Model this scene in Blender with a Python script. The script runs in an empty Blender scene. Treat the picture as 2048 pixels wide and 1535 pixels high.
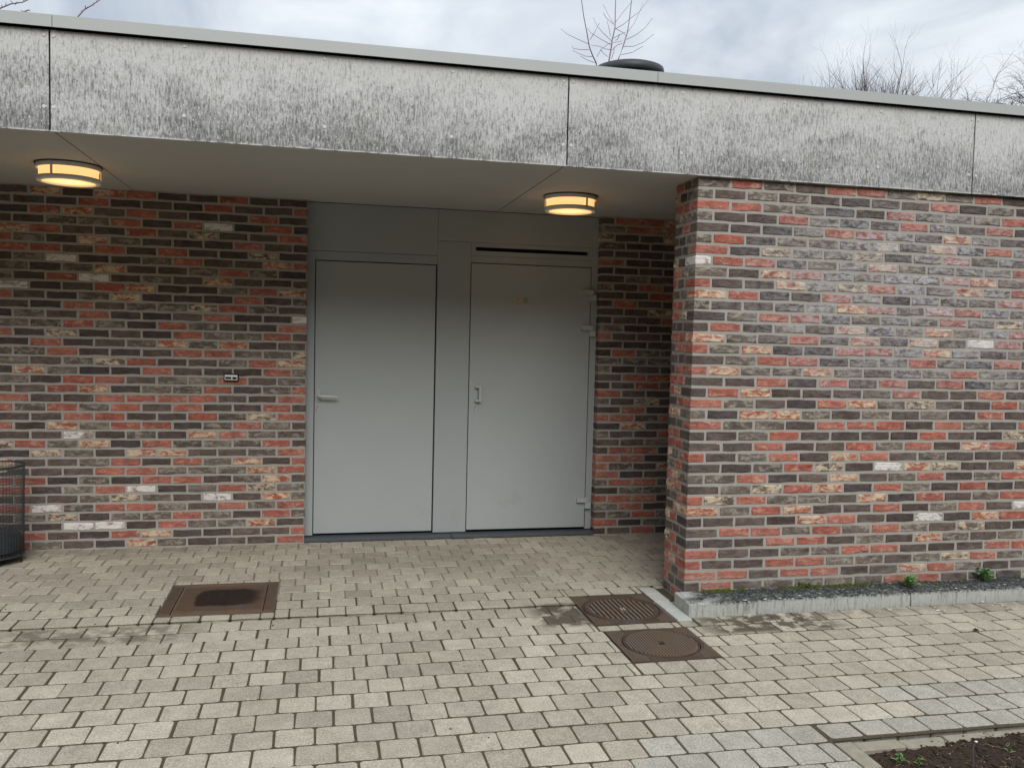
import bpy, bmesh, math, random
from mathutils import Vector, Matrix, noise
random.seed(7)
scene = bpy.context.scene
COL = scene.collection
W, H = 2048, 1535                      # the photograph's pixels

# ------------------------------------------------------------------ camera
F_PX = 1737.5
CAM = Vector((0.0, -4.8966, 1.6195))
CR = Vector((0.976671, -0.213405, 0.023917))
CU = Vector((-0.011427, 0.059569, 0.998159))
CF = Vector((0.214437, 0.975146, -0.055740))
cd = bpy.data.cameras.new('camera'); cam = bpy.data.objects.new('camera', cd); COL.objects.link(cam)
cd.sensor_width = 36; cd.lens = F_PX / W * 36; cd.clip_start = 0.05; cd.clip_end = 3000
cam.matrix_world = Matrix(((CR.x, CU.x, -CF.x, CAM.x), (CR.y, CU.y, -CF.y, CAM.y), (CR.z, CU.z, -CF.z, CAM.z), (0, 0, 0, 1)))
scene.camera = cam
def ray(x, y): return CF + CR * ((x - W / 2) / F_PX) - CU * ((y - H / 2) / F_PX)
def at_y(x, y, Y): d = ray(x, y); return CAM + d * ((Y - CAM.y) / d.y)
def at_z(x, y, Z): d = ray(x, y); return CAM + d * ((Z - CAM.z) / d.z)
def proj(p):
    d = Vector(p) - CAM; z = d.dot(CF)
    return (W / 2 + F_PX * d.dot(CR) / z, H / 2 - F_PX * d.dot(CU) / z, z)

# ------------------------------------------------------------------ sky, sun, exposure
SUN_EL, SUN_AZ = math.radians(38), math.radians(180)     # azimuth clockwise from +Y: behind the camera, a little left
world = bpy.data.worlds.new('World'); scene.world = world; world.use_nodes = True
nt = world.node_tree; N = nt.nodes; L = nt.links; N.clear()
wo = N.new('ShaderNodeOutputWorld'); bg = N.new('ShaderNodeBackground'); bg.inputs[1].default_value = 0.1
sky = N.new('ShaderNodeTexSky'); sky.sky_type = 'NISHITA'; sky.sun_disc = False
sky.sun_elevation = SUN_EL; sky.sun_rotation = SUN_AZ
tc = N.new('ShaderNodeTexCoord'); sep = N.new('ShaderNodeSeparateXYZ'); L.new(tc.outputs['Generated'], sep.inputs[0])
ad = N.new('ShaderNodeMath'); ad.operation = 'ADD'; ad.inputs[1].default_value = 0.25; ad.use_clamp = False
ab = N.new('ShaderNodeMath'); ab.operation = 'ABSOLUTE'; L.new(sep.outputs[2], ab.inputs[0]); L.new(ab.outputs[0], ad.inputs[0])
dv = N.new('ShaderNodeVectorMath'); dv.operation = 'DIVIDE'; cmb = N.new('ShaderNodeCombineXYZ')
for i in range(3): L.new(ad.outputs[0], cmb.inputs[i])
L.new(tc.outputs['Generated'], dv.inputs[0]); L.new(cmb.outputs[0], dv.inputs[1])
cn = N.new('ShaderNodeTexNoise'); cn.inputs['Scale'].default_value = 2.6; cn.inputs['Detail'].default_value = 6; cn.inputs['Roughness'].default_value = 0.5; cn.inputs['Distortion'].default_value = 0.4
L.new(dv.outputs[0], cn.inputs['Vector'])
rp = N.new('ShaderNodeValToRGB'); rp.color_ramp.elements[0].position = 0.36; rp.color_ramp.elements[1].position = 0.64
rp.color_ramp.elements[0].color = (0.335, 0.38, 0.44, 1); rp.color_ramp.elements[1].color = (0.60, 0.635, 0.67, 1)
L.new(cn.outputs[0], rp.inputs[0])
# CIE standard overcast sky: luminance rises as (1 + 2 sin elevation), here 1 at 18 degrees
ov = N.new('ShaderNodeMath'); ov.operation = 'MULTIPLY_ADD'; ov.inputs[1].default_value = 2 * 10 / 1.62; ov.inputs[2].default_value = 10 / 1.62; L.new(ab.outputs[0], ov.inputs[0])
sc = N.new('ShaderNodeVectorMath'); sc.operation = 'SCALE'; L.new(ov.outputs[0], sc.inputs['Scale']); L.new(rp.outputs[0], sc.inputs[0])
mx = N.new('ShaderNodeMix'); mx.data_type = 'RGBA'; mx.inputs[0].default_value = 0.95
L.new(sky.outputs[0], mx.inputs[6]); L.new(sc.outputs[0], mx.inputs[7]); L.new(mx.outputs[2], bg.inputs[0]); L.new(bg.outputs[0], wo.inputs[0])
sd = bpy.data.lights.new('sun', 'SUN'); sd.energy = 1.5; sd.angle = math.radians(40); sd.color = (1, 0.975, 0.935)
so = bpy.data.objects.new('sun', sd); COL.objects.link(so)
sdir = Vector((math.sin(SUN_AZ) * math.cos(SUN_EL), math.cos(SUN_AZ) * math.cos(SUN_EL), math.sin(SUN_EL)))
so.rotation_euler = sdir.to_track_quat('Z', 'Y').to_euler(); so.location = sdir * 30
scene.view_settings.view_transform = 'Standard'; scene.view_settings.look = 'None'; scene.view_settings.gamma = 1
scene.view_settings.exposure = 0.60
scene.render.resolution_x, scene.render.resolution_y = 1024, 767

# ------------------------------------------------------------------ node helpers
class M:
    def __init__(s, name, rough=0.8, spec=0.3, metal=0.0):
        s.m = bpy.data.materials.new(name); s.m.use_nodes = True
        s.N = s.m.node_tree.nodes; s.L = s.m.node_tree.links
        s.b = s.N['Principled BSDF']; s.b.inputs['Roughness'].default_value = rough
        s.b.inputs['Specular IOR Level'].default_value = spec; s.b.inputs['Metallic'].default_value = metal
        g = s.N.new('ShaderNodeNewGeometry'); s.pos = g.outputs['Position']
        s.nrm = g.outputs['Normal']
    def put(s, sock, v):
        if isinstance(v, (int, float)): sock.default_value = v
        elif isinstance(v, tuple): sock.default_value = v if len(sock.default_value) == len(v) else (*v, 1)
        else: s.L.new(v, sock)
    def rnd(s):
        a = s.N.new('ShaderNodeAttribute'); a.attribute_type = 'OBJECT'; a.attribute_name = 'rnd'
        b = s.N.new('ShaderNodeAttribute'); b.attribute_type = 'GEOMETRY'; b.attribute_name = 'rnd'
        return s.math('ADD', a.outputs['Fac'], b.outputs['Fac'])
    def math(s, op, a, b=0.0, clamp=False):
        n = s.N.new('ShaderNodeMath'); n.operation = op; n.use_clamp = clamp; s.put(n.inputs[0], a); s.put(n.inputs[1], b); return n.outputs[0]
    def vec(s, v=None, scale=(1, 1, 1), loc=(0, 0, 0)):
        n = s.N.new('ShaderNodeMapping'); s.L.new(v or s.pos, n.inputs[0]); n.inputs['Scale'].default_value = scale; n.inputs['Location'].default_value = loc; return n.outputs[0]
    def addv(s, v, f, k):
        c = s.N.new('ShaderNodeCombineXYZ')
        for i in range(3): s.put(c.inputs[i], s.math('MULTIPLY', f, k * (1 + 0.37 * i)))
        n = s.N.new('ShaderNodeVectorMath'); s.L.new(v, n.inputs[0]); s.L.new(c.outputs[0], n.inputs[1]); return n.outputs[0]
    def noise(s, v, scale=5, detail=4, rough=0.55, dist=0.0):
        n = s.N.new('ShaderNodeTexNoise'); s.L.new(v, n.inputs['Vector']); n.inputs['Scale'].default_value = scale
        n.inputs['Detail'].default_value = detail; n.inputs['Roughness'].default_value = rough; n.inputs['Distortion'].default_value = dist
        return n.outputs[0]
    def ramp(s, f, a, b, ca=(0, 0, 0), cb=(1, 1, 1)):
        n = s.N.new('ShaderNodeValToRGB'); e = n.color_ramp.elements
        e[0].position = a; e[1].position = b; e[0].color = (*ca, 1); e[1].color = (*cb, 1); s.put(n.inputs[0], f); return n.outputs[0]
    def mix(s, f, a, b, mode='MIX'):
        n = s.N.new('ShaderNodeMix'); n.data_type = 'RGBA'; n.blend_type = mode
        s.put(n.inputs[0], f); s.put(n.inputs[6], a); s.put(n.inputs[7], b); return n.outputs[2]
    def xyz(s, v=None):
        n = s.N.new('ShaderNodeSeparateXYZ'); s.L.new(v or s.pos, n.inputs[0]); return n.outputs
    def band(s, v, a, b, soft):                                   # 1 inside a..b
        lo = s.math('MULTIPLY', s.math('SUBTRACT', v, a), 1 / soft, True); hi = s.math('MULTIPLY', s.math('SUBTRACT', b, v), 1 / soft, True)
        return s.math('MULTIPLY', lo, hi)
    def bump(s, h, strength=0.4, dist=0.004):
        n = s.N.new('ShaderNodeBump'); n.inputs['Strength'].default_value = strength; n.inputs['Distance'].default_value = dist
        s.L.new(h, n.inputs['Height']); s.L.new(n.outputs[0], s.b.inputs['Normal'])
    def col(s, c): s.put(s.b.inputs['Base Color'], c); return s.m

# ------------------------------------------------------------------ materials
def brick_mat(kind):
    m = M('brick_' + kind, 0.88, 0.2); r = m.rnd()
    v = m.addv(m.pos, r, 37.0)
    grain = m.noise(m.vec(v, (24, 24, 48)), 1.0, 6, 0.72, 0.3)
    crease = m.noise(m.vec(v, (15, 15, 30)), 1.0, 7, 0.72, 0.5)
    fine = m.noise(v, 160, 3, 0.6)
    r2 = m.math('FRACT', m.math('MULTIPLY', r, 7.31)); r3 = m.math('FRACT', m.math('MULTIPLY', r, 17.7))
    if kind == 'dark':
        base = m.mix(r2, (0.098, 0.073, 0.067), (0.175, 0.136, 0.118))
        base = m.mix(m.math('MULTIPLY', m.math('GREATER_THAN', r3, 0.8), 0.5), base, (0.072, 0.068, 0.074))
        streak, sc_, thr = (0.26, 0.22, 0.18), 0.45, (0.60, 0.72)
    elif kind == 'red':
        base = m.mix(r2, (0.41, 0.125, 0.090), (0.51, 0.200, 0.150))
        base = m.mix(m.math('MULTIPLY', r3, 0.35), base, (0.28, 0.125, 0.105))
        streak, sc_, thr = (0.62, 0.40, 0.31), 0.8, (0.53, 0.66)
    elif kind == 'grey':
        base = m.mix(r2, (0.130, 0.106, 0.092), (0.21, 0.174, 0.148))
        streak, sc_, thr = (0.44, 0.385, 0.315), 0.8, (0.48, 0.62)
    elif kind == 'cream':
        base = m.mix(m.math('GREATER_THAN', r3, 0.3), (0.15, 0.12, 0.10), (0.42, 0.14, 0.09))
        streak, sc_, thr = (0.72, 0.58, 0.42), 0.95, (0.43, 0.57)
    else:
        base = m.mix(r2, (0.20, 0.16, 0.14), (0.42, 0.17, 0.13))
        streak, sc_, thr = (0.84, 0.80, 0.76), 1.0, (0.36, 0.50)
    base = m.mix(0.55, base, m.ramp(grain, 0.3, 0.72, (0.35, 0.35, 0.35), (1.7, 1.65, 1.6)), 'MULTIPLY')
    base = m.mix(0.7, base, m.ramp(m.noise(v, 9, 3), 0.3, 0.7, (0.7, 0.7, 0.7), (1.25, 1.25, 1.25)), 'MULTIPLY')
    st = m.ramp(crease, *thr)
    c = m.mix(m.math('MULTIPLY', st, sc_), base, streak)
    # dark crease lines of the hand-struck face
    cr = m.ramp(m.noise(m.vec(v, (9, 9, 30)), 1.3, 5, 0.6, 1.6), 0.31, 0.38)
    c = m.mix(m.math('MULTIPLY', m.math('SUBTRACT', 1.0, cr), 0.55), c, (0.04, 0.032, 0.03))
    # lime bloom on the front wall, a patch with its own outline
    p = m.xyz(); big = m.noise(m.pos, 1.6, 4, 0.6)
    d2 = m.math('ADD', m.math('POWER', m.math('MULTIPLY', m.math('SUBTRACT', p[0], 3.75), 0.68), 2.0),
                m.math('POWER', m.math('MULTIPLY', m.math('SUBTRACT', p[2], 1.90), 1.30), 2.0))
    bl = m.math('SUBTRACT', m.math('ADD', 0.45, m.math('MULTIPLY', big, 0.95)), d2)
    bl = m.math('MULTIPLY', m.math('MULTIPLY', bl, 0.9, True), m.math('LESS_THAN', p[1], 0.3))
    bl = m.math('MULTIPLY', bl, m.ramp(grain, 0.40, 0.58, (0.1, 0.1, 0.1), (1, 1, 1)))
    bl = m.math('MULTIPLY', bl, m.ramp(m.math('FRACT', m.math('MULTIPLY', r, 23.9)), 0.1, 0.8, (0.25, 0.25, 0.25), (1.15, 1.15, 1.15)))
    c = m.mix(m.math('MULTIPLY', bl, 0.95), c, (0.53, 0.525, 0.555))
    # white lime runs at the front wall's foot
    ft = m.math('MULTIPLY', m.band(p[2], 0.0, 0.24, 0.12), m.math('LESS_THAN', p[1], 0.3))
    ft = m.math('MULTIPLY', ft, m.ramp(m.noise(m.pos, 7, 4, 0.6), 0.42, 0.62))
    c = m.mix(m.math('MULTIPLY', ft, 0.45), c, (0.36, 0.33, 0.29))
    m.bump(m.math('ADD', m.math('MULTIPLY', crease, 1.2), m.math('MULTIPLY', fine, 0.4)), 1.0, 0.014)
    return m.col(c)
BR = {k: brick_mat(n) for k, n in dict(D='dark', R='red', G='grey', C='cream', W='white').items()}
def mat_mortar():
    m = M('mortar', 0.95, 0.15); n1 = m.noise(m.pos, 3, 4); n2 = m.noise(m.pos, 220, 3)
    c = m.mix(n1, (0.335, 0.318, 0.28), (0.43, 0.41, 0.365)); c = m.mix(0.5, c, m.ramp(n2, 0.3, 0.7, (0.6, 0.6, 0.6), (1.2, 1.2, 1.2)), 'MULTIPLY')
    m.bump(n2, 0.5, 0.004); return m.col(c)
MORTAR = mat_mortar()
def mat_paver(name, ca, cb):
    m = M(name, 0.9, 0.2); r = m.rnd(); v = m.addv(m.pos, r, 11.0); p = m.xyz()
    r2 = m.math('FRACT', m.math('MULTIPLY', r, 9.7))
    c = m.mix(r2, ca, cb); c = m.mix(m.math('MULTIPLY', m.math('GREATER_THAN', m.math('FRACT', m.math('MULTIPLY', r, 31.3)), 0.87), 0.28), c, (0.26, 0.238, 0.20))
    sp = m.noise(v, 130, 3, 0.75); md = m.noise(v, 14, 4, 0.6); bg_ = m.noise(m.pos, 1.1, 5, 0.6)
    c = m.mix(0.7, c, m.ramp(sp, 0.32, 0.70, (0.45, 0.45, 0.46), (1.48, 1.48, 1.46)), 'MULTIPLY')
    c = m.mix(0.8, c, m.ramp(md, 0.25, 0.75, (0.80, 0.79, 0.77), (1.14, 1.14, 1.13)), 'MULTIPLY')
    c = m.mix(0.8, c, m.ramp(bg_, 0.3, 0.7, (0.84, 0.835, 0.82), (1.1, 1.1, 1.09)), 'MULTIPLY')
    # white aggregate flecks
    c = m.mix(m.math('MULTIPLY', m.ramp(m.noise(v, 120, 1, 0.5), 0.70, 0.74), 0.5), c, (0.70, 0.68, 0.62))
    # muddy wash in the gutter by the grate, along the kerb and along the back wall
    mud = m.noise(m.pos, 9, 5, 0.65)
    def patch(x0, x1, y0, y1, sx, sy, lo, hi):
        return m.math('MULTIPLY', m.math('MULTIPLY', m.band(p[0], x0, x1, sx), m.band(p[1], y0, y1, sy)), m.ramp(mud, lo, hi))
    for (a, k) in ((patch(1.18, 1.62, -0.30, 0.14, 0.12, 0.05, 0.36, 0.50), 0.92), (patch(2.05, 3.05, -0.56, -0.20, 0.2, 0.07, 0.42, 0.52), 0.92),
                   (patch(2.3, 6.0, -0.36, -0.18, 0.3, 0.08, 0.36, 0.6), 0.45), (patch(-1.7, -0.6, -0.2, 0.1, 0.2, 0.05, 0.42, 0.54), 0.6),
                   (patch(-4, 0.2, 1.45, 2.0, 0.3, 0.25, 0.3, 0.65), 0.45), (patch(-0.6, 2.2, 0.7, 2.0, 0.8, 0.7, 0.25, 0.7), 0.42)):
        c = m.mix(m.math('MULTIPLY', a, k), c, (0.085, 0.07, 0.05))
    m.bump(sp, 0.5, 0.003); return m.col(c)
PAVER = mat_paver('concrete_paver', (0.395, 0.353, 0.286), (0.510, 0.462, 0.380))
PAVER_G = mat_paver('grey_paver', (0.375, 0.350, 0.300), (0.455, 0.428, 0.372))
def simple(name, ca, cb, scale=20, rough=0.85, spec=0.2, bump=0.3, metal=0.0, bd=0.004):
    m = M(name, rough, spec, metal); n = m.noise(m.pos, scale, 5, 0.6); m.bump(n, bump, bd); return m.col(m.mix(n, ca, cb))
_m = M('dark_joint', 0.95, 0.1); _n = _m.noise(_m.pos, 60, 5, 0.6); _c = _m.mix(_n, (0.045, 0.038, 0.026), (0.125, 0.104, 0.070))
_c = _m.mix(_m.math('MULTIPLY', _m.ramp(_m.noise(_m.pos, 4, 4, 0.6), 0.58, 0.66), 0.6), _c, (0.040, 0.048, 0.016)); _m.bump(_n, 0.5, 0.004); SAND_D = _m.col(_c)
SAND_L = simple('dusty_joint', (0.15, 0.13, 0.10), (0.25, 0.22, 0.18), 60)
SOIL = simple('soil', (0.018, 0.013, 0.010), (0.075, 0.052, 0.038), 70, 0.95, 0.1, 0.9)
EDGE = simple('edging_concrete', (0.20, 0.18, 0.13), (0.40, 0.37, 0.29), 30, 0.9)
PALE = simple('pale_concrete', (0.40, 0.40, 0.37), (0.52, 0.52, 0.48), 45, 0.9)
def mat_kerb():
    m = M('kerb_concrete', 0.9, 0.2); p = m.xyz(); n = m.noise(m.pos, 60, 5, 0.65)
    c = m.mix(n, (0.30, 0.31, 0.285), (0.54, 0.55, 0.50))
    run = m.noise(m.vec(None, (70, 10, 9)), 1, 4, 0.6); c = m.mix(m.math('MULTIPLY', m.ramp(run, 0.5, 0.68), 0.6), c, (0.10, 0.105, 0.09))
    # black algae grown over the top and down the upper arris
    s = m.N.new('ShaderNodeSeparateXYZ'); m.L.new(m.nrm, s.inputs[0])
    g = m.math('ADD', p[2], m.math('MULTIPLY', m.math('SUBTRACT', n, 0.5), 0.06))
    alg = m.math('MULTIPLY', m.math('SUBTRACT', g, 0.060), 60, True)
    alg = m.math('MULTIPLY', alg, m.ramp(m.math('ADD', m.noise(m.pos, 5, 4, 0.6), m.math('MULTIPLY', m.math('SUBTRACT', p[0], 2.35), 0.8)), 0.30, 0.48))
    c = m.mix(m.math('MULTIPLY', alg, 0.96), c, (0.016, 0.018, 0.020)); m.bump(n, 0.4, 0.004); return m.col(c)
KERB = mat_kerb()
def mat_fascia():
    m = M('weathered_fibre_cement', 0.8, 0.25); p = m.xyz(); r = m.rnd(); v = m.addv(m.pos, r, 5.0)
    h = m.math('MULTIPLY', m.math('SUBTRACT', p[2], 2.594), 1 / 0.51)               # 0 at the drip edge, 1 at the top
    lo = m.noise(m.vec(v, (1.0, 1, 2.2)), 1.9, 5, 0.65, 0.5); mid = m.noise(m.vec(v, (9, 1, 5)), 1.0, 5, 0.7)
    s1 = m.noise(m.vec(v, (92, 1, 19)), 1.0, 5, 0.7); s2 = m.noise(m.vec(v, (120, 1, 42)), 1.0, 4, 0.7); gr = m.noise(m.vec(v, (130, 1, 95)), 1.0, 4, 0.75)
    c = m.mix(m.noise(m.pos, 14, 6, 0.7), (0.53, 0.525, 0.515), (0.67, 0.665, 0.65))
    wet = m.math('SUBTRACT', m.math('ADD', 0.14, m.math('ADD', m.math('MULTIPLY', lo, 0.95), m.math('MULTIPLY', mid, 0.35))), m.math('MULTIPLY', h, 0.52))
    wet = m.math('MULTIPLY', wet, 1.0, True)
    pat = m.math('MULTIPLY', m.math('SUBTRACT', wet, 0.42), 2.2, True)
    c = m.mix(m.math('MULTIPLY', pat, 0.34), c, (0.13, 0.13, 0.13))
    c = m.mix(m.math('MULTIPLY', wet, 0.9), c, m.ramp(gr, 0.30, 0.68, (0.48, 0.475, 0.46), (1.22, 1.22, 1.23)), 'MULTIPLY')
    a = m.math('MULTIPLY', m.math('SUBTRACT', m.math('ADD', s1, m.math('MULTIPLY', wet, 0.26)), 0.61), 5.0, True)
    c = m.mix(m.math('MULTIPLY', a, 0.70), c, (0.085, 0.085, 0.083))
    b = m.math('MULTIPLY', m.math('SUBTRACT', m.math('ADD', s2, m.math('MULTIPLY', wet, 0.20)), 0.63), 6.0, True)
    c = m.mix(m.math('MULTIPLY', b, 0.7), c, (0.07, 0.07, 0.068))
    w = m.ramp(m.noise(m.vec(v, (95, 1, 60)), 1.0, 2, 0.5), 0.655, 0.70)
    c = m.mix(m.math('MULTIPLY', w, m.math('MULTIPLY', wet, 1.5, True)), c, (0.66, 0.66, 0.67))
    li = m.math('MULTIPLY', m.ramp(m.noise(v, 5, 5, 0.7), 0.56, 0.66), m.ramp(m.noise(v, 120, 2), 0.5, 0.6))
    c = m.mix(m.math('MULTIPLY', li, 0.5), c, (0.20, 0.18, 0.10))
    edge = m.math('MULTIPLY', m.math('SUBTRACT', 0.02, h), 60, True)
    c = m.mix(m.math('MULTIPLY', edge, m.ramp(m.noise(m.pos, 20, 3), 0.4, 0.55)), c, (0.62, 0.62, 0.60))
    return m.col(c)
FASCIA = mat_fascia()
def mat_soffit():
    m = M('soffit_board', 0.75, 0.25); n = m.noise(m.pos, 2.2, 5, 0.6); n2 = m.noise(m.vec(None, (1, 8, 1)), 3, 4)
    c = m.mix(n, (0.44, 0.435, 0.415), (0.50, 0.495, 0.475)); c = m.mix(0.3, c, m.ramp(n2, 0.3, 0.7, (0.85, 0.85, 0.84), (1.05, 1.05, 1.05)), 'MULTIPLY'); return m.col(c)
SOFFIT = mat_soffit()
COPING = simple('coping_paint', (0.40, 0.415, 0.40), (0.44, 0.455, 0.44), 6, 0.45, 0.4, 0.03)
BLACK = simple('black_gap', (0.008, 0.008, 0.009), (0.014, 0.014, 0.015), 20, 0.8, 0.2, 0.0)
def mat_door(name, a, b):
    m = M(name, 0.42, 0.45); n = m.noise(m.pos, 3, 4); f = m.noise(m.vec(None, (260, 260, 120)), 1, 2)
    c = m.mix(n, a, b); p = m.xyz()
    sm = m.math('MULTIPLY', m.ramp(m.noise(m.pos, 6, 5, 0.65), 0.55, 0.75), m.band(p[2], 0.0, 0.5, 0.3))
    c = m.mix(m.math('MULTIPLY', sm, 0.40), c, (0.22, 0.21, 0.19))
    sc2 = m.ramp(m.noise(m.vec(None, (3, 3, 14)), 4, 5, 0.7, 1.0), 0.66, 0.72); c = m.mix(m.math('MULTIPLY', sc2, 0.12), c, (0.5, 0.5, 0.49))
    m.bump(f, 0.06, 0.002); return m.col(c)
DOOR = mat_door('grey_door_paint', (0.365, 0.390, 0.390), (0.395, 0.420, 0.420))
FRAME = mat_door('grey_frame_paint', (0.340, 0.366, 0.368), (0.370, 0.396, 0.398))
STEEL = simple('grey_metal_paint', (0.42, 0.44, 0.435), (0.47, 0.49, 0.485), 40, 0.38, 0.5, 0.05)
THRESH = simple('threshold_stone', (0.055, 0.065, 0.075), (0.11, 0.12, 0.13), 30, 0.6, 0.3)
BRASS = simple('brass', (0.62, 0.44, 0.17), (0.74, 0.54, 0.22), 60, 0.35, 0.5, 0.05, 0.1)
RIVET = simple('rivet_paint', (0.55, 0.55, 0.53), (0.66, 0.66, 0.64), 60, 0.5, 0.4, 0.0)
WHITE = simple('lamp_enamel', (0.70, 0.69, 0.66), (0.76, 0.75, 0.72), 30, 0.5, 0.4, 0.0)
def mat_rust(name, dark):
    m = M(name, 0.7, 0.35, 0.25); n = m.noise(m.pos, 18, 6, 0.65); n2 = m.noise(m.pos, 90, 3)
    c = m.mix(n, (0.095, 0.062, 0.042), (0.21, 0.138, 0.092)) if not dark else m.mix(n, (0.050, 0.037, 0.028), (0.135, 0.090, 0.062))
    c = m.mix(0.5, c, m.ramp(n2, 0.3, 0.7, (0.6, 0.6, 0.6), (1.3, 1.28, 1.25)), 'MULTIPLY')
    c = m.mix(m.math('MULTIPLY', m.ramp(m.noise(m.pos, 5, 4, 0.65), 0.46, 0.66), 0.5), c, (0.115, 0.105, 0.096))
    m.bump(n2, 0.5, 0.004); return m, c
_m, _c = mat_rust('cast_iron', True); IRON = _m.col(_c)
_m, _c = mat_rust('cast_iron_rib', True); IRON_RIB = _m.col(_m.mix(0.62, _c, _m.mix(_m.ramp(_m.noise(_m.pos, 7, 4, 0.6), 0.40, 0.62), (0.27, 0.17, 0.105), (0.23, 0.20, 0.175))))
_m, _c = mat_rust('cast_iron_worn', False)
_p = _m.xyz(); _e = _m.math('MULTIPLY', _m.math('SUBTRACT', _m.noise(_m.pos, 12, 5), 0.5), 0.13)
_x = _m.math('ADD', _p[0], _m.math('MULTIPLY', _e, 0.6)); _y = _m.math('ADD', _p[1], _m.math('MULTIPLY', _e, 0.35))
_d = _m.math('ADD', _m.math('POWER', _m.math('MULTIPLY', _m.math('ABSOLUTE', _m.math('ADD', _x, 0.525)), 1 / 0.195), 5.0), _m.math('POWER', _m.math('MULTIPLY', _m.math('ABSOLUTE', _m.math('SUBTRACT', _y, 0.515)), 1 / 0.17), 5.0))
_w = _m.math('ADD', 0.40, _m.math('MULTIPLY', _m.math('MULTIPLY', _m.math('ADD', _p[0], 0.5), 5.0, True), 0.9))       # its right end fades
_a = _m.math('DIVIDE', _m.math('SUBTRACT', 1.0, _d), _w, True)
IRON_PATCH = _m.col(_m.mix(_m.math('MULTIPLY', _a, _m.ramp(_m.noise(_m.pos, 30, 4, 0.7), 0.25, 0.6, (0.66, 0.66, 0.66), (0.95, 0.95, 0.95))), _c, (0.020, 0.013, 0.010)))   # dark rounded patch on the cover
WIRE = simple('galvanised_wire', (0.06, 0.065, 0.075), (0.11, 0.12, 0.13), 60, 0.5, 0.4, 0.0, 0.6)
BAG = simple('dark_bag', (0.02, 0.023, 0.03), (0.05, 0.055, 0.065), 12, 0.4, 0.4, 0.6)
YELLOW = simple('yellowed_rim', (0.50, 0.48, 0.24), (0.60, 0.58, 0.34), 12, 0.5, 0.3, 0.1)
PLASTIC = simple('black_plastic', (0.010, 0.010, 0.011), (0.016, 0.016, 0.017), 30, 0.4, 0.4, 0.0)
PLATE = simple('white_plate', (0.74, 0.75, 0.74), (0.80, 0.80, 0.79), 30, 0.4, 0.4, 0.0)
SCREEN = simple('dark_screen', (0.02, 0.024, 0.024), (0.07, 0.08, 0.08), 120, 0.25, 0.5, 0.0)
LEAF = simple('weed_leaf', (0.075, 0.165, 0.045), (0.165, 0.295, 0.095), 60, 0.6, 0.3, 0.1)
MOSS = simple('moss', (0.030, 0.045, 0.010), (0.10, 0.13, 0.03), 90, 0.95, 0.1, 0.8)
BARK = simple('bark', (0.085, 0.068, 0.068), (0.14, 0.112, 0.112), 8, 0.9, 0.1, 0.2)
BARK_P = simple('young_bark', (0.20, 0.13, 0.15), (0.28, 0.20, 0.22), 8, 0.8, 0.2, 0.1)
ROOF = simple('roof_felt', (0.05, 0.05, 0.055), (0.08, 0.08, 0.085), 10)
RENDER_W = simple('inner_wall', (0.20, 0.19, 0.175), (0.25, 0.24, 0.22), 5)
DARKMETAL = simple('vent_metal', (0.028, 0.032, 0.036), (0.05, 0.056, 0.062), 10, 0.5, 0.4, 0.05)
def mat_glow():
    m = M('lit_opal', 0.4, 0.4); m.b.inputs['Base Color'].default_value = (0.8, 0.7, 0.5, 1)
    lw = m.N.new('ShaderNodeLayerWeight'); lw.inputs[0].default_value = 0.3
    m.L.new(m.mix(m.noise(m.pos, 9, 3), (1.0, 0.47, 0.155), (1.0, 0.54, 0.21)), m.b.inputs['Emission Color']); 
    t = m.N.new('ShaderNodeTexCoord'); q = m.xyz(t.outputs['Object']); rr = m.math('SQRT', m.math('ADD', m.math('POWER', q[0], 2.0), m.math('POWER', q[1], 2.0)))
    m.L.new(m.math('ADD', 0.80, m.math('MULTIPLY', m.math('MULTIPLY', m.math('SUBTRACT', 0.14, rr), 7.0, True), 0.55)), m.b.inputs['Emission Strength'])
    return m.m
GLOW = mat_glow()

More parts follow.
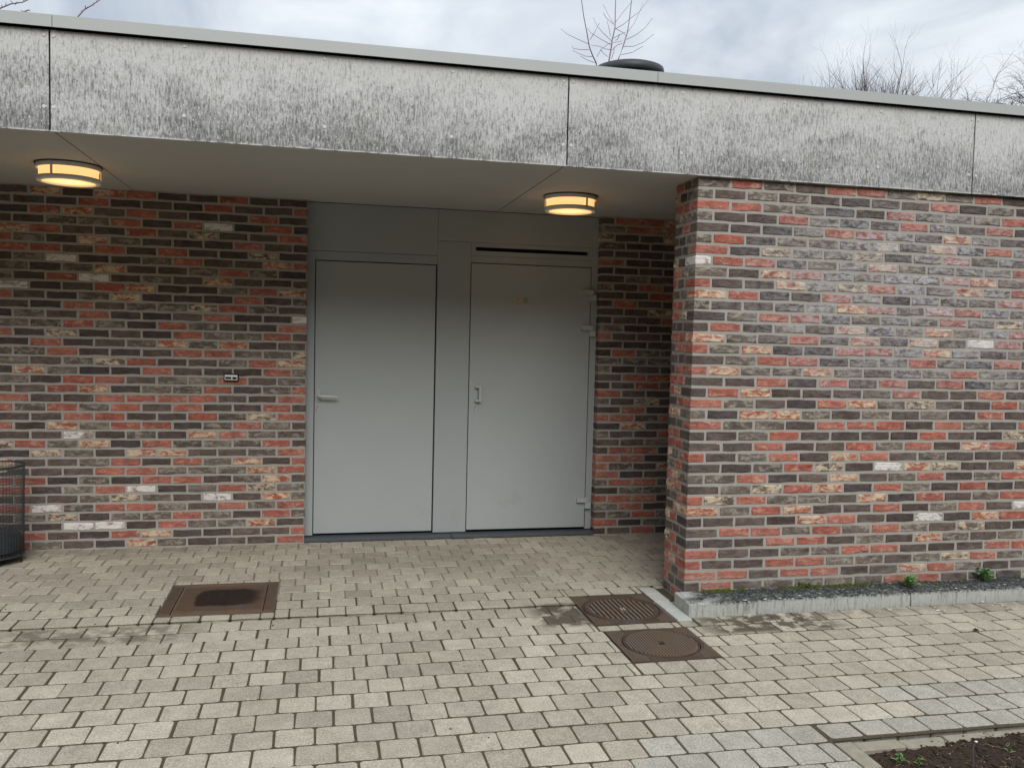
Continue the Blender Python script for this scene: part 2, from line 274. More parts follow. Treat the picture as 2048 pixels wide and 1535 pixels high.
# ------------------------------------------------------------------ mesh helpers
def link(name, me, parent=None, mat=None):
    o = bpy.data.objects.new(name, me); COL.objects.link(o)
    if mat and not me.materials: me.materials.append(mat)
    if parent: o.parent = parent
    return o
def mesh(name, vs, fs, mat=None):
    me = bpy.data.meshes.new(name); me.from_pydata([tuple(v) for v in vs], [], fs); me.update()
    if mat: me.materials.append(mat)
    return me
def tag(o, label, cat, group=None, kind=None):
    if label: o['label'] = label
    if cat: o['category'] = cat
    if group: o['group'] = group
    if kind: o['kind'] = kind
    return o
def empty(name, loc=(0, 0, 0), label=None, cat=None, group=None):
    o = bpy.data.objects.new(name, None); COL.objects.link(o); o.location = loc; o.empty_display_size = 0.1
    return tag(o, label, cat, group)
class B:
    """collects shapes into one mesh"""
    def __init__(s): s.v = []; s.f = []
    def add(s, vs, fs):
        k = len(s.v); s.v += [tuple(v) for v in vs]; s.f += [tuple(i + k for i in f) for f in fs]; return s
    def box(s, x0, x1, y0, y1, z0, z1, ch=0.0):
        if ch <= 0:
            return s.add([(x0, y0, z0), (x1, y0, z0), (x1, y1, z0), (x0, y1, z0), (x0, y0, z1), (x1, y0, z1), (x1, y1, z1), (x0, y1, z1)],
                         [(3, 2, 1, 0), (4, 5, 6, 7), (0, 1, 5, 4), (1, 2, 6, 5), (2, 3, 7, 6), (3, 0, 4, 7)])
        vs = []; ix = {}
        for a, x in ((0, x0), (1, x1)):
            for b, y in ((0, y0), (1, y1)):
                for c, z in ((0, z0), (1, z1)):
                    X, Y, Z = x + (ch if a == 0 else -ch), y + (ch if b == 0 else -ch), z + (ch if c == 0 else -ch)
                    for ax, p in (('x', (x, Y, Z)), ('y', (X, y, Z)), ('z', (X, Y, z))): ix[a, b, c, ax] = len(vs); vs.append(p)
        I = lambda a, b, c, ax: ix[a, b, c, ax]; fs = []
        fs += [tuple(I(0, b, c, 'x') for b, c in ((0, 0), (0, 1), (1, 1), (1, 0))), tuple(I(1, b, c, 'x') for b, c in ((0, 0), (1, 0), (1, 1), (0, 1)))]
        fs += [tuple(I(a, 0, c, 'y') for a, c in ((0, 0), (1, 0), (1, 1), (0, 1))), tuple(I(a, 1, c, 'y') for a, c in ((0, 0), (0, 1), (1, 1), (1, 0)))]
        fs += [tuple(I(a, b, 0, 'z') for a, b in ((0, 0), (0, 1), (1, 1), (1, 0))), tuple(I(a, b, 1, 'z') for a, b in ((0, 0), (1, 0), (1, 1), (0, 1)))]
        for c in (0, 1):
            for d in (0, 1):
                fs += [(I(0, c, d, 'y'), I(1, c, d, 'y'), I(1, c, d, 'z'), I(0, c, d, 'z')), (I(c, 0, d, 'x'), I(c, 1, d, 'x'), I(c, 1, d, 'z'), I(c, 0, d, 'z')),
                       (I(c, d, 0, 'x'), I(c, d, 1, 'x'), I(c, d, 1, 'y'), I(c, d, 0, 'y'))]
        for a in (0, 1):
            for b in (0, 1):
                for c in (0, 1): fs.append((I(a, b, c, 'x'), I(a, b, c, 'y'), I(a, b, c, 'z')))
        return s.add(vs, fs)
    def lathe(s, prof, seg=32, c=(0, 0, 0), a0=0.0, a1=2 * math.pi, close=False):
        full = abs(a1 - a0 - 2 * math.pi) < 1e-6; n = seg if full else seg + 1; vs = []; fs = []; k = len(prof)
        for i in range(n):
            a = a0 + (a1 - a0) * i / seg
            for r, z in prof: vs.append((c[0] + r * math.cos(a), c[1] + r * math.sin(a), c[2] + z))
        for i in range(seg):
            i2 = (i + 1) % n
            for j in range(k if close else k - 1): j2 = (j + 1) % k; fs.append((i * k + j, i2 * k + j, i2 * k + j2, i * k + j2))
        if not full and close: fs += [tuple(range(k)), tuple(n * k - 1 - j for j in range(k))]
        return s.add(vs, fs)
    def tube(s, pts, rad, seg=5):
        pts = [Vector(p) for p in pts]; n = len(pts); vs = []; fs = []
        rads = rad if isinstance(rad, (list, tuple)) else [rad] * n
        for i, p in enumerate(pts):
            t = (pts[min(i + 1, n - 1)] - pts[max(i - 1, 0)]).normalized()
            a = Vector((0, 0, 1)) if abs(t.z) < 0.9 else Vector((1, 0, 0)); x = t.cross(a).normalized(); y = t.cross(x)
            for j in range(seg):
                an = 2 * math.pi * j / seg; vs.append(p + (x * math.cos(an) + y * math.sin(an)) * rads[i])
        for i in range(n - 1):
            for j in range(seg): j2 = (j + 1) % seg; fs.append((i * seg + j, i * seg + j2, (i + 1) * seg + j2, (i + 1) * seg + j))
        fs += [tuple(reversed(range(seg))), tuple((n - 1) * seg + j for j in range(seg))]
        return s.add(vs, fs)
    def build(s, name, mat, parent=None, smooth=False):
        me = mesh(name, s.v, s.f, mat)
        bm = bmesh.new(); bm.from_mesh(me); bmesh.ops.recalc_face_normals(bm, faces=bm.faces); bm.to_mesh(me); bm.free()
        if smooth: me.shade_smooth() if hasattr(me, 'shade_smooth') else None
        return link(name, me, parent)

# ------------------------------------------------------------------ bricks
CO, PI_, JT = 0.0665, 0.212, 0.0155            # course, stretcher pitch, perpend
BH = 0.0505
def brick_geo(w, seed):
    """hand-made brick face: uneven outline, worn arris, seen face towards -Y, origin at the face centre"""
    r = random.Random(seed); hw, hh = w / 2, BH / 2; j = lambda a: r.uniform(-a, a)
    out = [(-hw + j(.002), -hh + j(.0015)), (-hw / 3 + j(.01), -hh + j(.0040)), (hw / 3 + j(.01), -hh + j(.0040)), (hw + j(.002), -hh + j(.0015)),
           (hw + j(.0025), j(.008)), (hw + j(.002), hh + j(.0015)), (hw / 3 + j(.01), hh + j(.0030)), (-hw / 3 + j(.01), hh + j(.0030)), (-hw + j(.002), hh + j(.0015)), (-hw + j(.0025), j(.008))]
    n = len(out); vs = []
    for x, z in out:
        k = 1 - 0.005 / max(0.02, math.hypot(x, z)); vs.append((x - math.copysign(0.004, x), -0.001 + j(.0022), z * (1 - 0.004 / hh)))
    for x, z in out: vs.append((x, 0.004, z))
    for x, z in out: vs.append((x, 0.05, z))
    fs = [tuple(range(n))]
    for a in (0, n):
        for i in range(n): i2 = (i + 1) % n; fs.append((a + i2, a + i, a + n + i, a + n + i2))
    return vs, fs
def corner_geo(w, d, seed):
    """corner brick with its face (-Y) and its end (-X) showing; origin at the bottom-front-left corner, half height"""
    r = random.Random(seed); b = B().box(0, w, 0, d, -BH / 2, BH / 2, 0.004)
    return [(x + r.uniform(-.0018, .0018), y + r.uniform(-.0018, .0018), z + r.uniform(-.0018, .0018)) for x, y, z in b.v], b.f
_cache = {}
def geo(kind, w, d, var):
    k = (kind, round(w, 3), round(d, 3), var)
    if k not in _cache: _cache[k] = brick_geo(w, hash((round(w * 1000), var)) & 0xffff) if kind == 'f' else corner_geo(w, d, hash((round(w * 1000), round(d * 1000), var)) & 0xffff)
    return k, _cache[k]
_meshes = {}
def lay(items, parent, limit, part):
    """items: (score, kind, w, d, matrix, type).  The best-seen `limit` become objects, the rest one joined part."""
    items.sort(key=lambda t: -t[0]); V = []; Fc = []; Mi = []; Rn = []; types = list(BR)
    for i, (scv, kind, w, d, mw, ty) in enumerate(items):
        rn = random.random(); key, (vs, fs) = geo(kind, w, d, random.randrange(9 if kind == 'f' else 5))
        if i < limit and scv > 0:
            mk = (key, ty)
            if mk not in _meshes: _meshes[mk] = mesh('brick', vs, fs, BR[ty])
            o = link('brick', _meshes[mk], parent); o.matrix_local = mw; o['rnd'] = rn
        else:
            k = len(V); V += [tuple(mw @ Vector(v)) for v in vs]; Fc += [tuple(q + k for q in f) for f in fs]; Mi += [types.index(ty)] * len(fs); Rn += [rn] * len(vs)
    if V:
        me = mesh(part, V, Fc)
        for t in types: me.materials.append(BR[t])
        me.polygons.foreach_set('material_index', Mi)
        a = me.attributes.new('rnd', 'FLOAT', 'POINT'); a.data.foreach_set('value', Rn)
        o = link(part, me, parent); o['kind'] = 'stuff'
def seen(p, xmax=W, hide=None):
    x, y, z = proj(p)
    if not (-25 < x < xmax and -5 < y < H): return -1
    if hide and hide(x, y): return -1
    return 1.0 / z
def jm(x, y, z, rz=0.0):
    return Matrix.Translation((x + random.uniform(-.001, .001), y + random.uniform(-.0012, .0015), z + random.uniform(-.0012, .0012))) @ Matrix.Rotation(rz + random.uniform(-.006, .006), 4, 'Z') @ Matrix.Rotation(random.uniform(-.007, .007), 4, 'Y')
MIXT = 'DDDDDDDDRRRRRRGGGCCW'
YD, S_Z, FY = 1.84, 2.594, -0.03               # back wall face, soffit, fascia face
XL, XR, YDOOR = -0.112, 2.196, 1.935           # door opening, door face
XC, RT = 2.187, 0.33                           # front wall's corner and thickness

# back wall, left of the doors: colours read course by course (b39 at the top)
LEFT = '''DCDCRDDRDD DDDRDDDRDDR DRCDRDDDRD DDGGRDRWDRD CRDDRDCDDR RGDCGDDDRDD RRDRDRDDCD DGWDDGRDDCR GDGCDDGRGD GDRWDGDCDDD WDDRCDDGRC
RDDGCDDDRDG DDRDGGCRGD DGDRDDDRDDW GGRGDRGDDR RDCDDDRGGRD DRDDGCGCDD GGRDDDRRGGC GDGCRDDGRC DCGDDRDDDRG GDRRDGGRDG DDRCDGGRDGR RDDRRRRDDR
RGRGRDRDDRD DDRRDDRGCR RDCGRRDGRGD DDWDGDCRGG CRGCDRGGGRD DCGDCCDDGR CDDGRDRGCDR DDDRRGGGCR RRDGDRRDGCD RDGRWDGRCG DDDGCGDWDCG RWGRRGDRGR
DGCDGGRGDRG DDWWDRGGCD RRDDRCDDDDR RGDDCGDDDR'''.split()
wl = empty('brick_wall', (-1.2, YD, 0), 'recessed red and charcoal brick wall left of the grey doors', 'brick wall'); wl['rnd'] = 0.0
OFF = Matrix.Translation((1.2, -YD, 0))
core = B().box(-4.6, XL - 0.003, YD + 0.0035, YD + 0.30, -0.05, S_Z + 0.02); core.v = [tuple(OFF @ Vector(v)) for v in core.v]; core.build('mortar', MORTAR, wl)
items = []
def hide_bin(x, y): return x < 36 and 935 < y < 1130
for bi in range(1, 40):
    row = LEFT[39 - bi]; z = (bi - 0.5) * CO; odd = bi % 2 == 1
    x1 = -2.0205 if odd else -2.1265          # right end (joint centre) of the first lettered brick
    k = 0
    while True:
        a = x1 + (k - 1) * PI_; b = a + PI_
        if a > XL - 0.05: break
        aa, bb = a + JT / 2, min(b - JT / 2, XL - 0.002)
        if bb - aa > 0.03:
            ty = row[k] if 0 <= k < len(row) else random.choice(MIXT)
            p = Vector(((aa + bb) / 2, YD, z)); w = round((bb - aa) / 0.0505) * 0.0505 if bb - aa < 0.15 else (PI_ - JT if b - JT / 2 < XL else bb - aa)
            items.append((seen(p, hide=hide_bin), 'f', w if abs(w - (bb - aa)) < .012 else bb - aa, 0, OFF @ jm(p.x, YD, z), ty))
        k += 1
    for k in range(1, 9):
        p = Vector((x1 - (k + 0.5) * PI_, YD, z)); items.append((-1, 'f', PI_ - JT, 0, OFF @ jm(p.x, YD, z), random.choice(MIXT)))
lay(items, wl, 300, 'far_bricks')

# back wall, right of the doors, running on behind the front wall
wn = empty('brick_wall', (XR, YD, 0), 'dark narrow stretch of brick wall between door hinges and front wall', 'brick wall')
OFN = Matrix.Translation((-XR, -YD, 0))
core = B().box(XR + 0.0035, 4.9, YD + 0.0035, YD + 0.30, -0.05, S_Z + 0.02).box(4.7, 4.9, RT + 0.01, YD + 0.0035, -0.05, S_Z + 0.02)  # second box: unseen end wall, added to close the passage and keep it dark
core.v = [tuple(OFN @ Vector(v)) for v in core.v]; core.build('mortar', MORTAR, wn)
items = []
for bi in range(1, 40):
    z = (bi - 0.5) * CO; odd = bi % 2 == 1; rz = lambda: random.choice('DDDDDRRRGGC')
    first = 0.100 if odd else PI_ - JT
    items.append((seen((XR + 0.05, YD, z)), 'c', first, 0.094, OFN @ jm(XR, YD, z), rz()))
    x = XR + first + JT
    while x < 4.6:
        p = Vector((x + (PI_ - JT) / 2, YD, z)); items.append((seen(p, 1340), 'f', PI_ - JT, 0, OFN @ jm(p.x, YD, z), rz())); x += PI_
lay(items, wn, 300, 'hidden_bricks')

# front wall with its return
RIGHT = '''GRGDRRGCGRDD GDGGDDDDRDGD RRGGDDRGGGRD GDDRGDDRGDRD DDDGRRGDCGDR GRDGGDCDCDRG RDCGGCDGRGDD WRRDGGCGDGGR GDCRGGDDRCGD RDDCGCRGGCGR CRDDRGDDGGRD
GDDDGCRGRRDG DGRRDGDGRGCD DRDGDCDGCGGR CGDRDCDCGWRD RGCDDRRGCGDG DGRRDGDRGDRD RCGGCGDDGRGD DDRDRDRDRDGG DRCDDDDRDDRD RGDDRCGCDDRG GDCCGDGDGDRD
RGGDRRRDRGDR DDGRDDDDRDDC DDRDDRGRDCRD RDGRDCRDGDDD DDGRCDWCCDDC GGRDDCDGRDGR DGCRCDRGDRDD RCRGGDCDRDGR CGRCDDRDGRDW DDDDCRDDWDCR DRRGRGRGDCDD
DDDRRDGDCGDG RDDGGRRDDDRR RDDRRGGDGCRG RRDRRDDCRGDD DRDGGGDRRDDD'''.split()
wr = empty('brick_wall', (XC, 0, 0), 'red and charcoal brick wall standing forward with a mossy concrete kerb at its foot', 'brick wall')
OFR = Matrix.Translation((-XC, 0, 0))
Z0 = 1.055 * CO
core = B().box(XC + 0.0035, 7.4, 0.0035, RT - 0.0035, -0.05, S_Z + 0.10); core.v = [tuple(OFR @ Vector(v)) for v in core.v]; core.build('mortar', MORTAR, wr)
items = []
for ri in range(0, 39):
    row = RIGHT[38 - ri] if ri > 0 else 'D' * 12; z = Z0 + (ri - 0.5) * CO; even = ri % 2 == 0
    fw = 2.4015 - JT / 2 - XC if even else 2.294 - JT / 2 - XC
    dep = 0.098 if even else 0.15
    items.append((seen((XC + 0.05, 0, z)) * 1.5, 'c', round(fw, 3), dep, OFR @ jm(XC, 0, z), row[0]))
    y = dep + JT
    for ln in ((0.088, RT - dep - 0.088 - 2 * JT) if even else (0.085, RT - dep - 0.085 - 2 * JT)):
        ty = random.choice('DDDDRRRRGC'); p = Vector((XC, y + ln / 2, z))
        items.append((seen(p) * 0.93, 'f', ln, 0, OFR @ jm(XC, p.y, z, -math.pi / 2), ty)); y += ln + JT
    for k in range(1, 24):
        a = XC + fw + JT / 2 + (k - 1) * PI_; p = Vector((a + PI_ / 2, 0, z))
        items.append((seen(p, 2060) if ri > 0 else -1, 'f', PI_ - JT, 0, OFR @ jm(p.x, 0, z), row[k] if k < len(row) else random.choice(MIXT)))
lay(items, wr, 300, 'far_bricks')

# ------------------------------------------------------------------ roof: body, fascia panels, coping, soffit
bdy = B().box(-4.9, 8.9, 2.16, 7.0, -0.05, 2.62); o = bdy.build('building_body', RENDER_W)
tag(o, 'plain grey building body behind the brick walls and doors', 'building')
rf = empty('flat_roof', (2, 0, S_Z), 'flat roof with stained grey fascia panels, pale coping and plain soffit', 'roof')
OR = Matrix.Translation((-2, 0, -S_Z))
def rpart(name, b, mat, parent=rf, off=None):
    b.v = [tuple((off or OR) @ Vector(v)) for v in b.v]; return b.build(name, mat, parent)
rpart('roof_deck', B().box(-4.9, 8.9, 0.03, 7.0, S_Z + 0.035, 3.12), ROOF)
rpart('backing', B().box(-4.9, 8.9, -0.012, 0.03, S_Z + 0.004, 3.118), BLACK)
FJ = [-4.06, -1.357, 1.361, 4.052, 6.75]
riv_src = {0: [(88, 70), (88, 213)], 1: [(107, 72), (107, 215), (369, 93), (368, 232), (649, 118), (649, 254), (906, 143), (903, 274), (1128, 163), (1126, 290)],
           2: [(1146, 164), (1142, 291), (1366, 186), (1363, 307), (1569, 205), (1566, 321), (1762, 223), (1756, 335), (1944, 239), (1938, 350)], 3: [(1957, 241), (1952, 352)]}
rv = B().lathe([(0.0001, -0.0035), (0.0075, -0.0035), (0.0105, 0.0)], 10); rv.v = [(x, z, -y) for x, y, z in rv.v]
rvm = mesh('rivet', rv.v, rv.f, RIVET)
for i in range(4):
    b = B().box(FJ[i] + 0.004, FJ[i + 1] - 0.004, FY, FY + 0.010, S_Z, 3.098, 0.0012)
    o = rpart('fascia_panel', b, FASCIA); o['rnd'] = 0.13 + 0.29 * i
    zs = (S_Z + 0.125, 3.055)
    pts = [at_y(x, y, FY) for x, y in riv_src[i]]
    if i == 0: pts += [Vector((FJ[1] - 0.03 - 0.68 * k, FY, zz)) for k in (1, 2, 3) for zz in (2.71, 3.06)]
    if i == 3: pts += [Vector((FJ[3] + 0.03 + 0.66 * k, FY, zz)) for k in (1, 2, 3) for zz in (2.71, 3.05)]
    for p in pts: q = link('rivet', rvm, o); q.location = OR @ Vector((p.x, FY - 0.0002, p.z))
CJ = [-4.55, -1.336, 1.886, 5.1, 8.3]
for i in range(4):
    b = B().box(CJ[i] + 0.0015, CJ[i + 1] - 0.0015, -0.062, -0.057, 3.104, 3.164).box(CJ[i] + 0.0015, CJ[i + 1] - 0.0015, -0.057, 0.26, 3.159, 3.164)
    rpart('coping', b, COPING)
SX = [-4.05, -1.338, 1.348, 4.06]; SY = [FY + 0.012, 1.243, 1.93]
for i in range(3):
    for j in range(2):
        g = 0.004 if j == 0 else 0.004
        b = B().box(SX[i] + g, SX[i + 1] - g, SY[j] + (0 if j == 0 else 0.0008), SY[j + 1] - 0.0008, S_Z + 0.001, S_Z + 0.011)
        rpart('soffit_panel', b, SOFFIT)
b = B().box(-4.9, 8.9, 0.031, 2.15, S_Z + 0.0125, S_Z + 0.034); rpart('soffit_backing', b, BLACK)
b = B().box(4.068, 4.7, 0.34, 1.83, S_Z + 0.001, S_Z + 0.011); rpart('soffit_panel', b, SOFFIT)

# roof vent
t = empty('roof_vent', (2.16, 1.22, 3.14), 'dark round metal vent cap on the flat roof above the front wall', 'vent')
B().lathe([(0.17, 0), (0.17, 0.37)], 32).build('pipe', DARKMETAL, t, True)
B().lathe([(0.0001, 0.385), (0.225, 0.375), (0.232, 0.365), (0.252, 0.37), (0.256, 0.395), (0.250, 0.425), (0.22, 0.437), (0.0001, 0.45)], 40).build('cap', DARKMETAL, t, True)

# ceiling lamps
def lamp(x, y, label, ph):
    t = empty('ceiling_lamp', (x, y, S_Z), label, 'lamp', 'lit round ceiling lamps under the canopy')
    B().lathe([(0.02, 0), (0.19, 0), (0.19, -0.006), (0.02, -0.006)], 40, close=True).build('flange', PLASTIC, t)
    B().lathe([(0.170, -0.006), (0.182, -0.006), (0.182, -0.030), (0.170, -0.030)], 40, close=True).build('upper_ring', WHITE, t, False)
    lr = B().lathe([(0.150, -0.088), (0.178, -0.080), (0.182, -0.094), (0.176, -0.106), (0.152, -0.108)], 40, close=True).build('lower_ring', WHITE, t)
    for k in range(3):
        a = ph + k * 2 * math.pi / 3; b = B().box(0.171, 0.181, -0.006, 0.006, -0.082, -0.028)
        b.v = [(vx * math.cos(a) - vy * math.sin(a), vx * math.sin(a) + vy * math.cos(a), vz) for vx, vy, vz in b.v]; b.build('post', WHITE, t)
    B().lathe([(0.166, -0.008), (0.166, -0.086), (0.150, -0.098), (0.0001, -0.102)], 40).build('opal_shade', GLOW, t, True)
    ld = bpy.data.lights.new('bulb', 'POINT'); ld.energy = 0.45; ld.color = (1, 0.62, 0.28); ld.shadow_soft_size = 0.12
    lo = bpy.data.objects.new('bulb', ld); COL.objects.link(lo); lo.location = (0, 0, -0.20); lo.parent = t
lamp(-1.525, 0.95, 'round lit lamp on the soffit in front of the left brick wall', math.radians(253))
lamp(1.68, 0.99, 'round lit lamp on the soffit above the door marked WC', math.radians(293))

# ------------------------------------------------------------------ doors and their screen
ZT = S_Z - 0.002
sc_ = empty('door_screen', (1.04, YDOOR, 0), 'grey painted steel screen framing the two doors between brick walls', 'door frame')
OS = Matrix.Translation((-1.04, -YDOOR, 0))
def sp(name, b, mat=FRAME): return rpart(name, b, mat, sc_, OS)
sp('backing', B().box(XL - 0.1, XR + 0.1, YDOOR + 0.045, YDOOR + 0.12, 0.0, ZT), BLACK)
sp('jamb', B().box(XL - 0.08, -0.055, YDOOR, YDOOR + 0.044, 0.034, 2.228, 0.002))
sp('jamb', B().box(2.147, XR + 0.08, YDOOR, YDOOR + 0.044, 0.034, ZT, 0.002))
sp('mullion', B().box(0.882, 1.146, YDOOR - 0.001, YDOOR + 0.044, 0.034, 2.345, 0.002))
sp('transom', B().box(-0.0545, 0.8810, YDOOR, YDOOR + 0.044, 2.161, 2.228, 0.0015))
sp('upper_panel', B().box(XL - 0.08, 0.8805, YDOOR, YDOOR + 0.044, 2.231, ZT, 0.0015))
sp('upper_panel', B().box(0.8825, 2.1465, YDOOR, YDOOR + 0.044, 2.347, ZT, 0.0015))
sp('vent_frame', B().box(1.1475, 2.1460, YDOOR, YDOOR + 0.044, 2.243, 2.282, 0.0012).box(1.1475, 1.184, YDOOR, YDOOR + 0.044, 2.2825, 2.312).box(2.112, 2.1460, YDOOR, YDOOR + 0.044, 2.2825, 2.312).box(1.1475, 2.1460, YDOOR, YDOOR + 0.044, 2.3125, 2.3455, 0.0012))
sp('transom', B().box(1.1475, 2.1460, YDOOR, YDOOR + 0.044, 2.188, 2.2415, 0.0012))
tl = B().box(XL - 0.01, 1.02, YDOOR - 0.085, YDOOR + 0.10, 0.001, 0.026, 0.003); sp('threshold', tl, THRESH)
sp('threshold', B().box(1.023, XR + 0.01, YDOOR - 0.085, YDOOR + 0.10, 0.001, 0.026, 0.003), THRESH)
# left door: leaf set back in its rebate
d1 = empty('door', (0.41, YDOOR, 0.03), 'grey steel door with lever handle, next to the left brick wall', 'door')
O1 = Matrix.Translation((-0.41, -YDOOR, -0.03))
leaf = rpart('leaf', B().box(-0.049, 0.872, YDOOR + 0.012, YDOOR + 0.043, 0.046, 2.154, 0.002), DOOR, d1, O1)
pl = rpart('handle_plate', B().box(-0.038, -0.004, YDOOR + 0.002, YDOOR + 0.012, 1.075, 1.175, 0.003), STEEL, d1, O1)
lv = B().tube([(-0.021, YDOOR + 0.004, 1.122), (-0.021, YDOOR - 0.045, 1.122), (-0.012, YDOOR - 0.054, 1.121), (0.10, YDOOR - 0.055, 1.117), (0.124, YDOOR - 0.052, 1.116)], [0.010, 0.010, 0.010, 0.0095, 0.008], 10)
rpart('lever_handle', lv, STEEL, d1, O1)
def keyhole(x, z, y, par, off):
    k = B().lathe([(0.0001, -0.004), (0.011, -0.004), (0.013, 0.0)], 14); k.v = [(x + a, y + c, z + 0.010 - b) for a, b, c in k.v]
    k.box(x - 0.0075, x + 0.0075, y - 0.0035, y, z - 0.024, z + 0.004); o = rpart('lock', k, STEEL, par, off)
    rpart('keyhole', B().box(x - 0.002, x + 0.002, y - 0.0055, y - 0.0045, z + 0.003, z + 0.017).box(x - 0.0095, x - 0.008, y - 0.0035, y - 0.0002, z - 0.025, z + 0.003), BLACK, o, Matrix.Identity(4) if False else off)
keyhole(-0.026, 1.024, YDOOR + 0.012, d1, O1)
# right door: leaf flush, opening outwards on three hinges
d2 = empty('door', (1.645, YDOOR, 0.04), 'grey steel door with WC letters, pull handle and three hinges', 'door')
O2 = Matrix.Translation((-1.645, -YDOOR, -0.04))
rpart('leaf', B().box(1.152, 2.141, YDOOR - 0.003, YDOOR + 0.043, 0.050, 2.182, 0.0025), DOOR, d2, O2)
yf = YDOOR - 0.003
ph = B().box(1.199, 1.232, yf - 0.036, yf, 1.196, 1.214, 0.003).box(1.199, 1.232, yf - 0.036, yf, 1.084, 1.102, 0.003).box(1.226, 1.246, yf - 0.044, yf - 0.028, 1.084, 1.214, 0.003)
rpart('pull_handle', ph, STEEL, d2, O2); keyhole(1.205, 1.035, yf, d2, O2)
for z in (1.985, 1.695, 0.278):
    h = B().box(2.066, 2.163, yf - 0.030, yf, z - 0.019, z + 0.019, 0.002)
    o = rpart('hinge', h, STEEL, d2, O2)
    rpart('hinge_knuckle', B().box(2.136, 2.184, yf - 0.032, yf + 0.001, z - 0.070, z - 0.0205, 0.002), STEEL, o, O2)
def strokes(pts, w, dep, y0):
    b = B()
    for a, c in zip(pts[:-1], pts[1:]):
        a, c = Vector(a), Vector(c); t = (c - a).normalized(); n = Vector((-t.y, t.x)) * w / 2; a2, c2 = a - t * w * 0.3, c + t * w * 0.3
        q = [a2 + n, c2 + n, c2 - n, a2 - n]; vs = [(p.x, y0 - dep, p.y) for p in q] + [(p.x, y0, p.y) for p in q]
        b.add(vs, [(0, 1, 2, 3), (0, 4, 5, 1), (1, 5, 6, 2), (2, 6, 7, 3), (3, 7, 4, 0)])
    return b
zb, hl = 1.878, 0.036
wpts = [(1.516, zb + hl), (1.527, zb), (1.5375, zb + hl * 0.9), (1.548, zb), (1.559, zb + hl)]
cpts = [(1.602 + 0.018 * math.cos(a), zb + hl / 2 + hl / 2 * math.sin(a)) for a in [math.radians(50 + i * 26) for i in range(11)]]
rpart('lettering', strokes(wpts, 0.0078, 0.005, yf), BRASS, d2, O2)
rpart('lettering', strokes(cpts, 0.0078, 0.005, yf), BRASS, d2, O2)
for o in d2.children:
    if o.name.startswith('lettering'): o['label'] = 'small brass WC letter'

# key reader on the wall
kr = empty('wall_reader', (-0.6525, YD - 0.006, 1.258), 'small black framed reader with white plate on the left brick wall', 'wall plate')
OK_ = Matrix.Translation((0.6525, -(YD - 0.006), -1.258)) 
def kp(name, b, mat): b.v = [tuple(Matrix.Rotation(math.radians(1.5), 4, 'Y') @ Vector(v)) for v in b.v]; return b.build(name, mat, kr)
kp('housing', B().box(-0.052, 0.052, -0.016, 0.008, -0.028, 0.028, 0.003), PLASTIC)
kp('plate', B().box(-0.045, 0.045, -0.019, -0.0162, -0.018, 0.020, 0.001), PLATE)
kp('window', B().box(-0.040, 0.002, -0.0205, -0.0192, -0.012, 0.006), SCREEN)
kp('window', B().box(0.010, 0.039, -0.0205, -0.0192, -0.012, 0.006), PLASTIC)

# ------------------------------------------------------------------ ground
gm = M('lawn', 0.95, 0.1); GROUND = gm.col(gm.mix(gm.noise(gm.pos, 4, 5), (0.045, 0.042, 0.028), (0.08, 0.075, 0.05)))
o = link('ground', mesh('ground', [(-400, -400, -0.12), (400, -400, -0.12), (400, 400, -0.12), (-400, 400, -0.12)], [(0, 1, 2, 3)], GROUND)); o['kind'] = 'structure'
pv = empty('pavement', (0, 0, 0)); pv['kind'] = 'structure'
PX, PY, YS = 0.1597, 0.1572, 0.09
HOLES = [(-0.892, -0.247, 0.186, 0.822), (1.528, 2.022, -0.292, 0.250), (1.543, 2.032, -0.858, -0.388), (2.022, 2.122, -0.295, 0.345), (2.118, 9, -0.222, RT + 0.004), (2.055, 9, -9, -1.775)]
def subtract(rects, h):
    out = []
    for x0, x1, y0, y1 in rects:
        if x1 <= h[0] or x0 >= h[1] or y1 <= h[2] or y0 >= h[3]: out.append((x0, x1, y0, y1)); continue
        if x0 < h[0]: out.append((x0, h[0], y0, y1))
        if x1 > h[1]: out.append((h[1], x1, y0, y1))
        a, b = max(x0, h[0]), min(x1, h[1])
        if y0 < h[2]: out.append((a, b, y0, h[2]))
        if y1 > h[3]: out.append((a, b, h[3], y1))
    return [r for r in out if r[1] - r[0] > 0.022 and r[3] - r[2] > 0.022]
def paver_geo(w, d, seed):
    r = random.Random(seed); j = lambda a: r.uniform(-a, a); hw, hd = w / 2, d / 2; c = min(0.0085, w * 0.15, d * 0.15)
    ring = [(-hw + c, -hd), (hw - c, -hd), (hw, -hd + c), (hw, hd - c), (hw - c, hd), (-hw + c, hd), (-hw, hd - c), (-hw, -hd + c)]
    ring = [(x + j(.0020), y + j(.0020)) for x, y in ring]; ch = 0.003
    ins = [(x - math.copysign(min(ch, abs(x)), x), y - math.copysign(min(ch, abs(y)), y)) for x, y in ring]
    vs = [(x, y, j(.0006)) for x, y in ins] + [(x, y, -0.004) for x, y in ring] + [(x, y, -0.07) for x, y in ring]
    fs = [tuple(range(8))]
    for a in (0, 8): fs += [(a + (i + 1) % 8, a + i, a + 8 + i, a + 8 + (i + 1) % 8) for i in range(8)]
    return vs, fs
pm = [[mesh('paver', *paver_geo(PX - 0.0068, PY - 0.0098, 900 + i), mt) for i in range(10)] for mt in (PAVER, PAVER_G)]
its = []
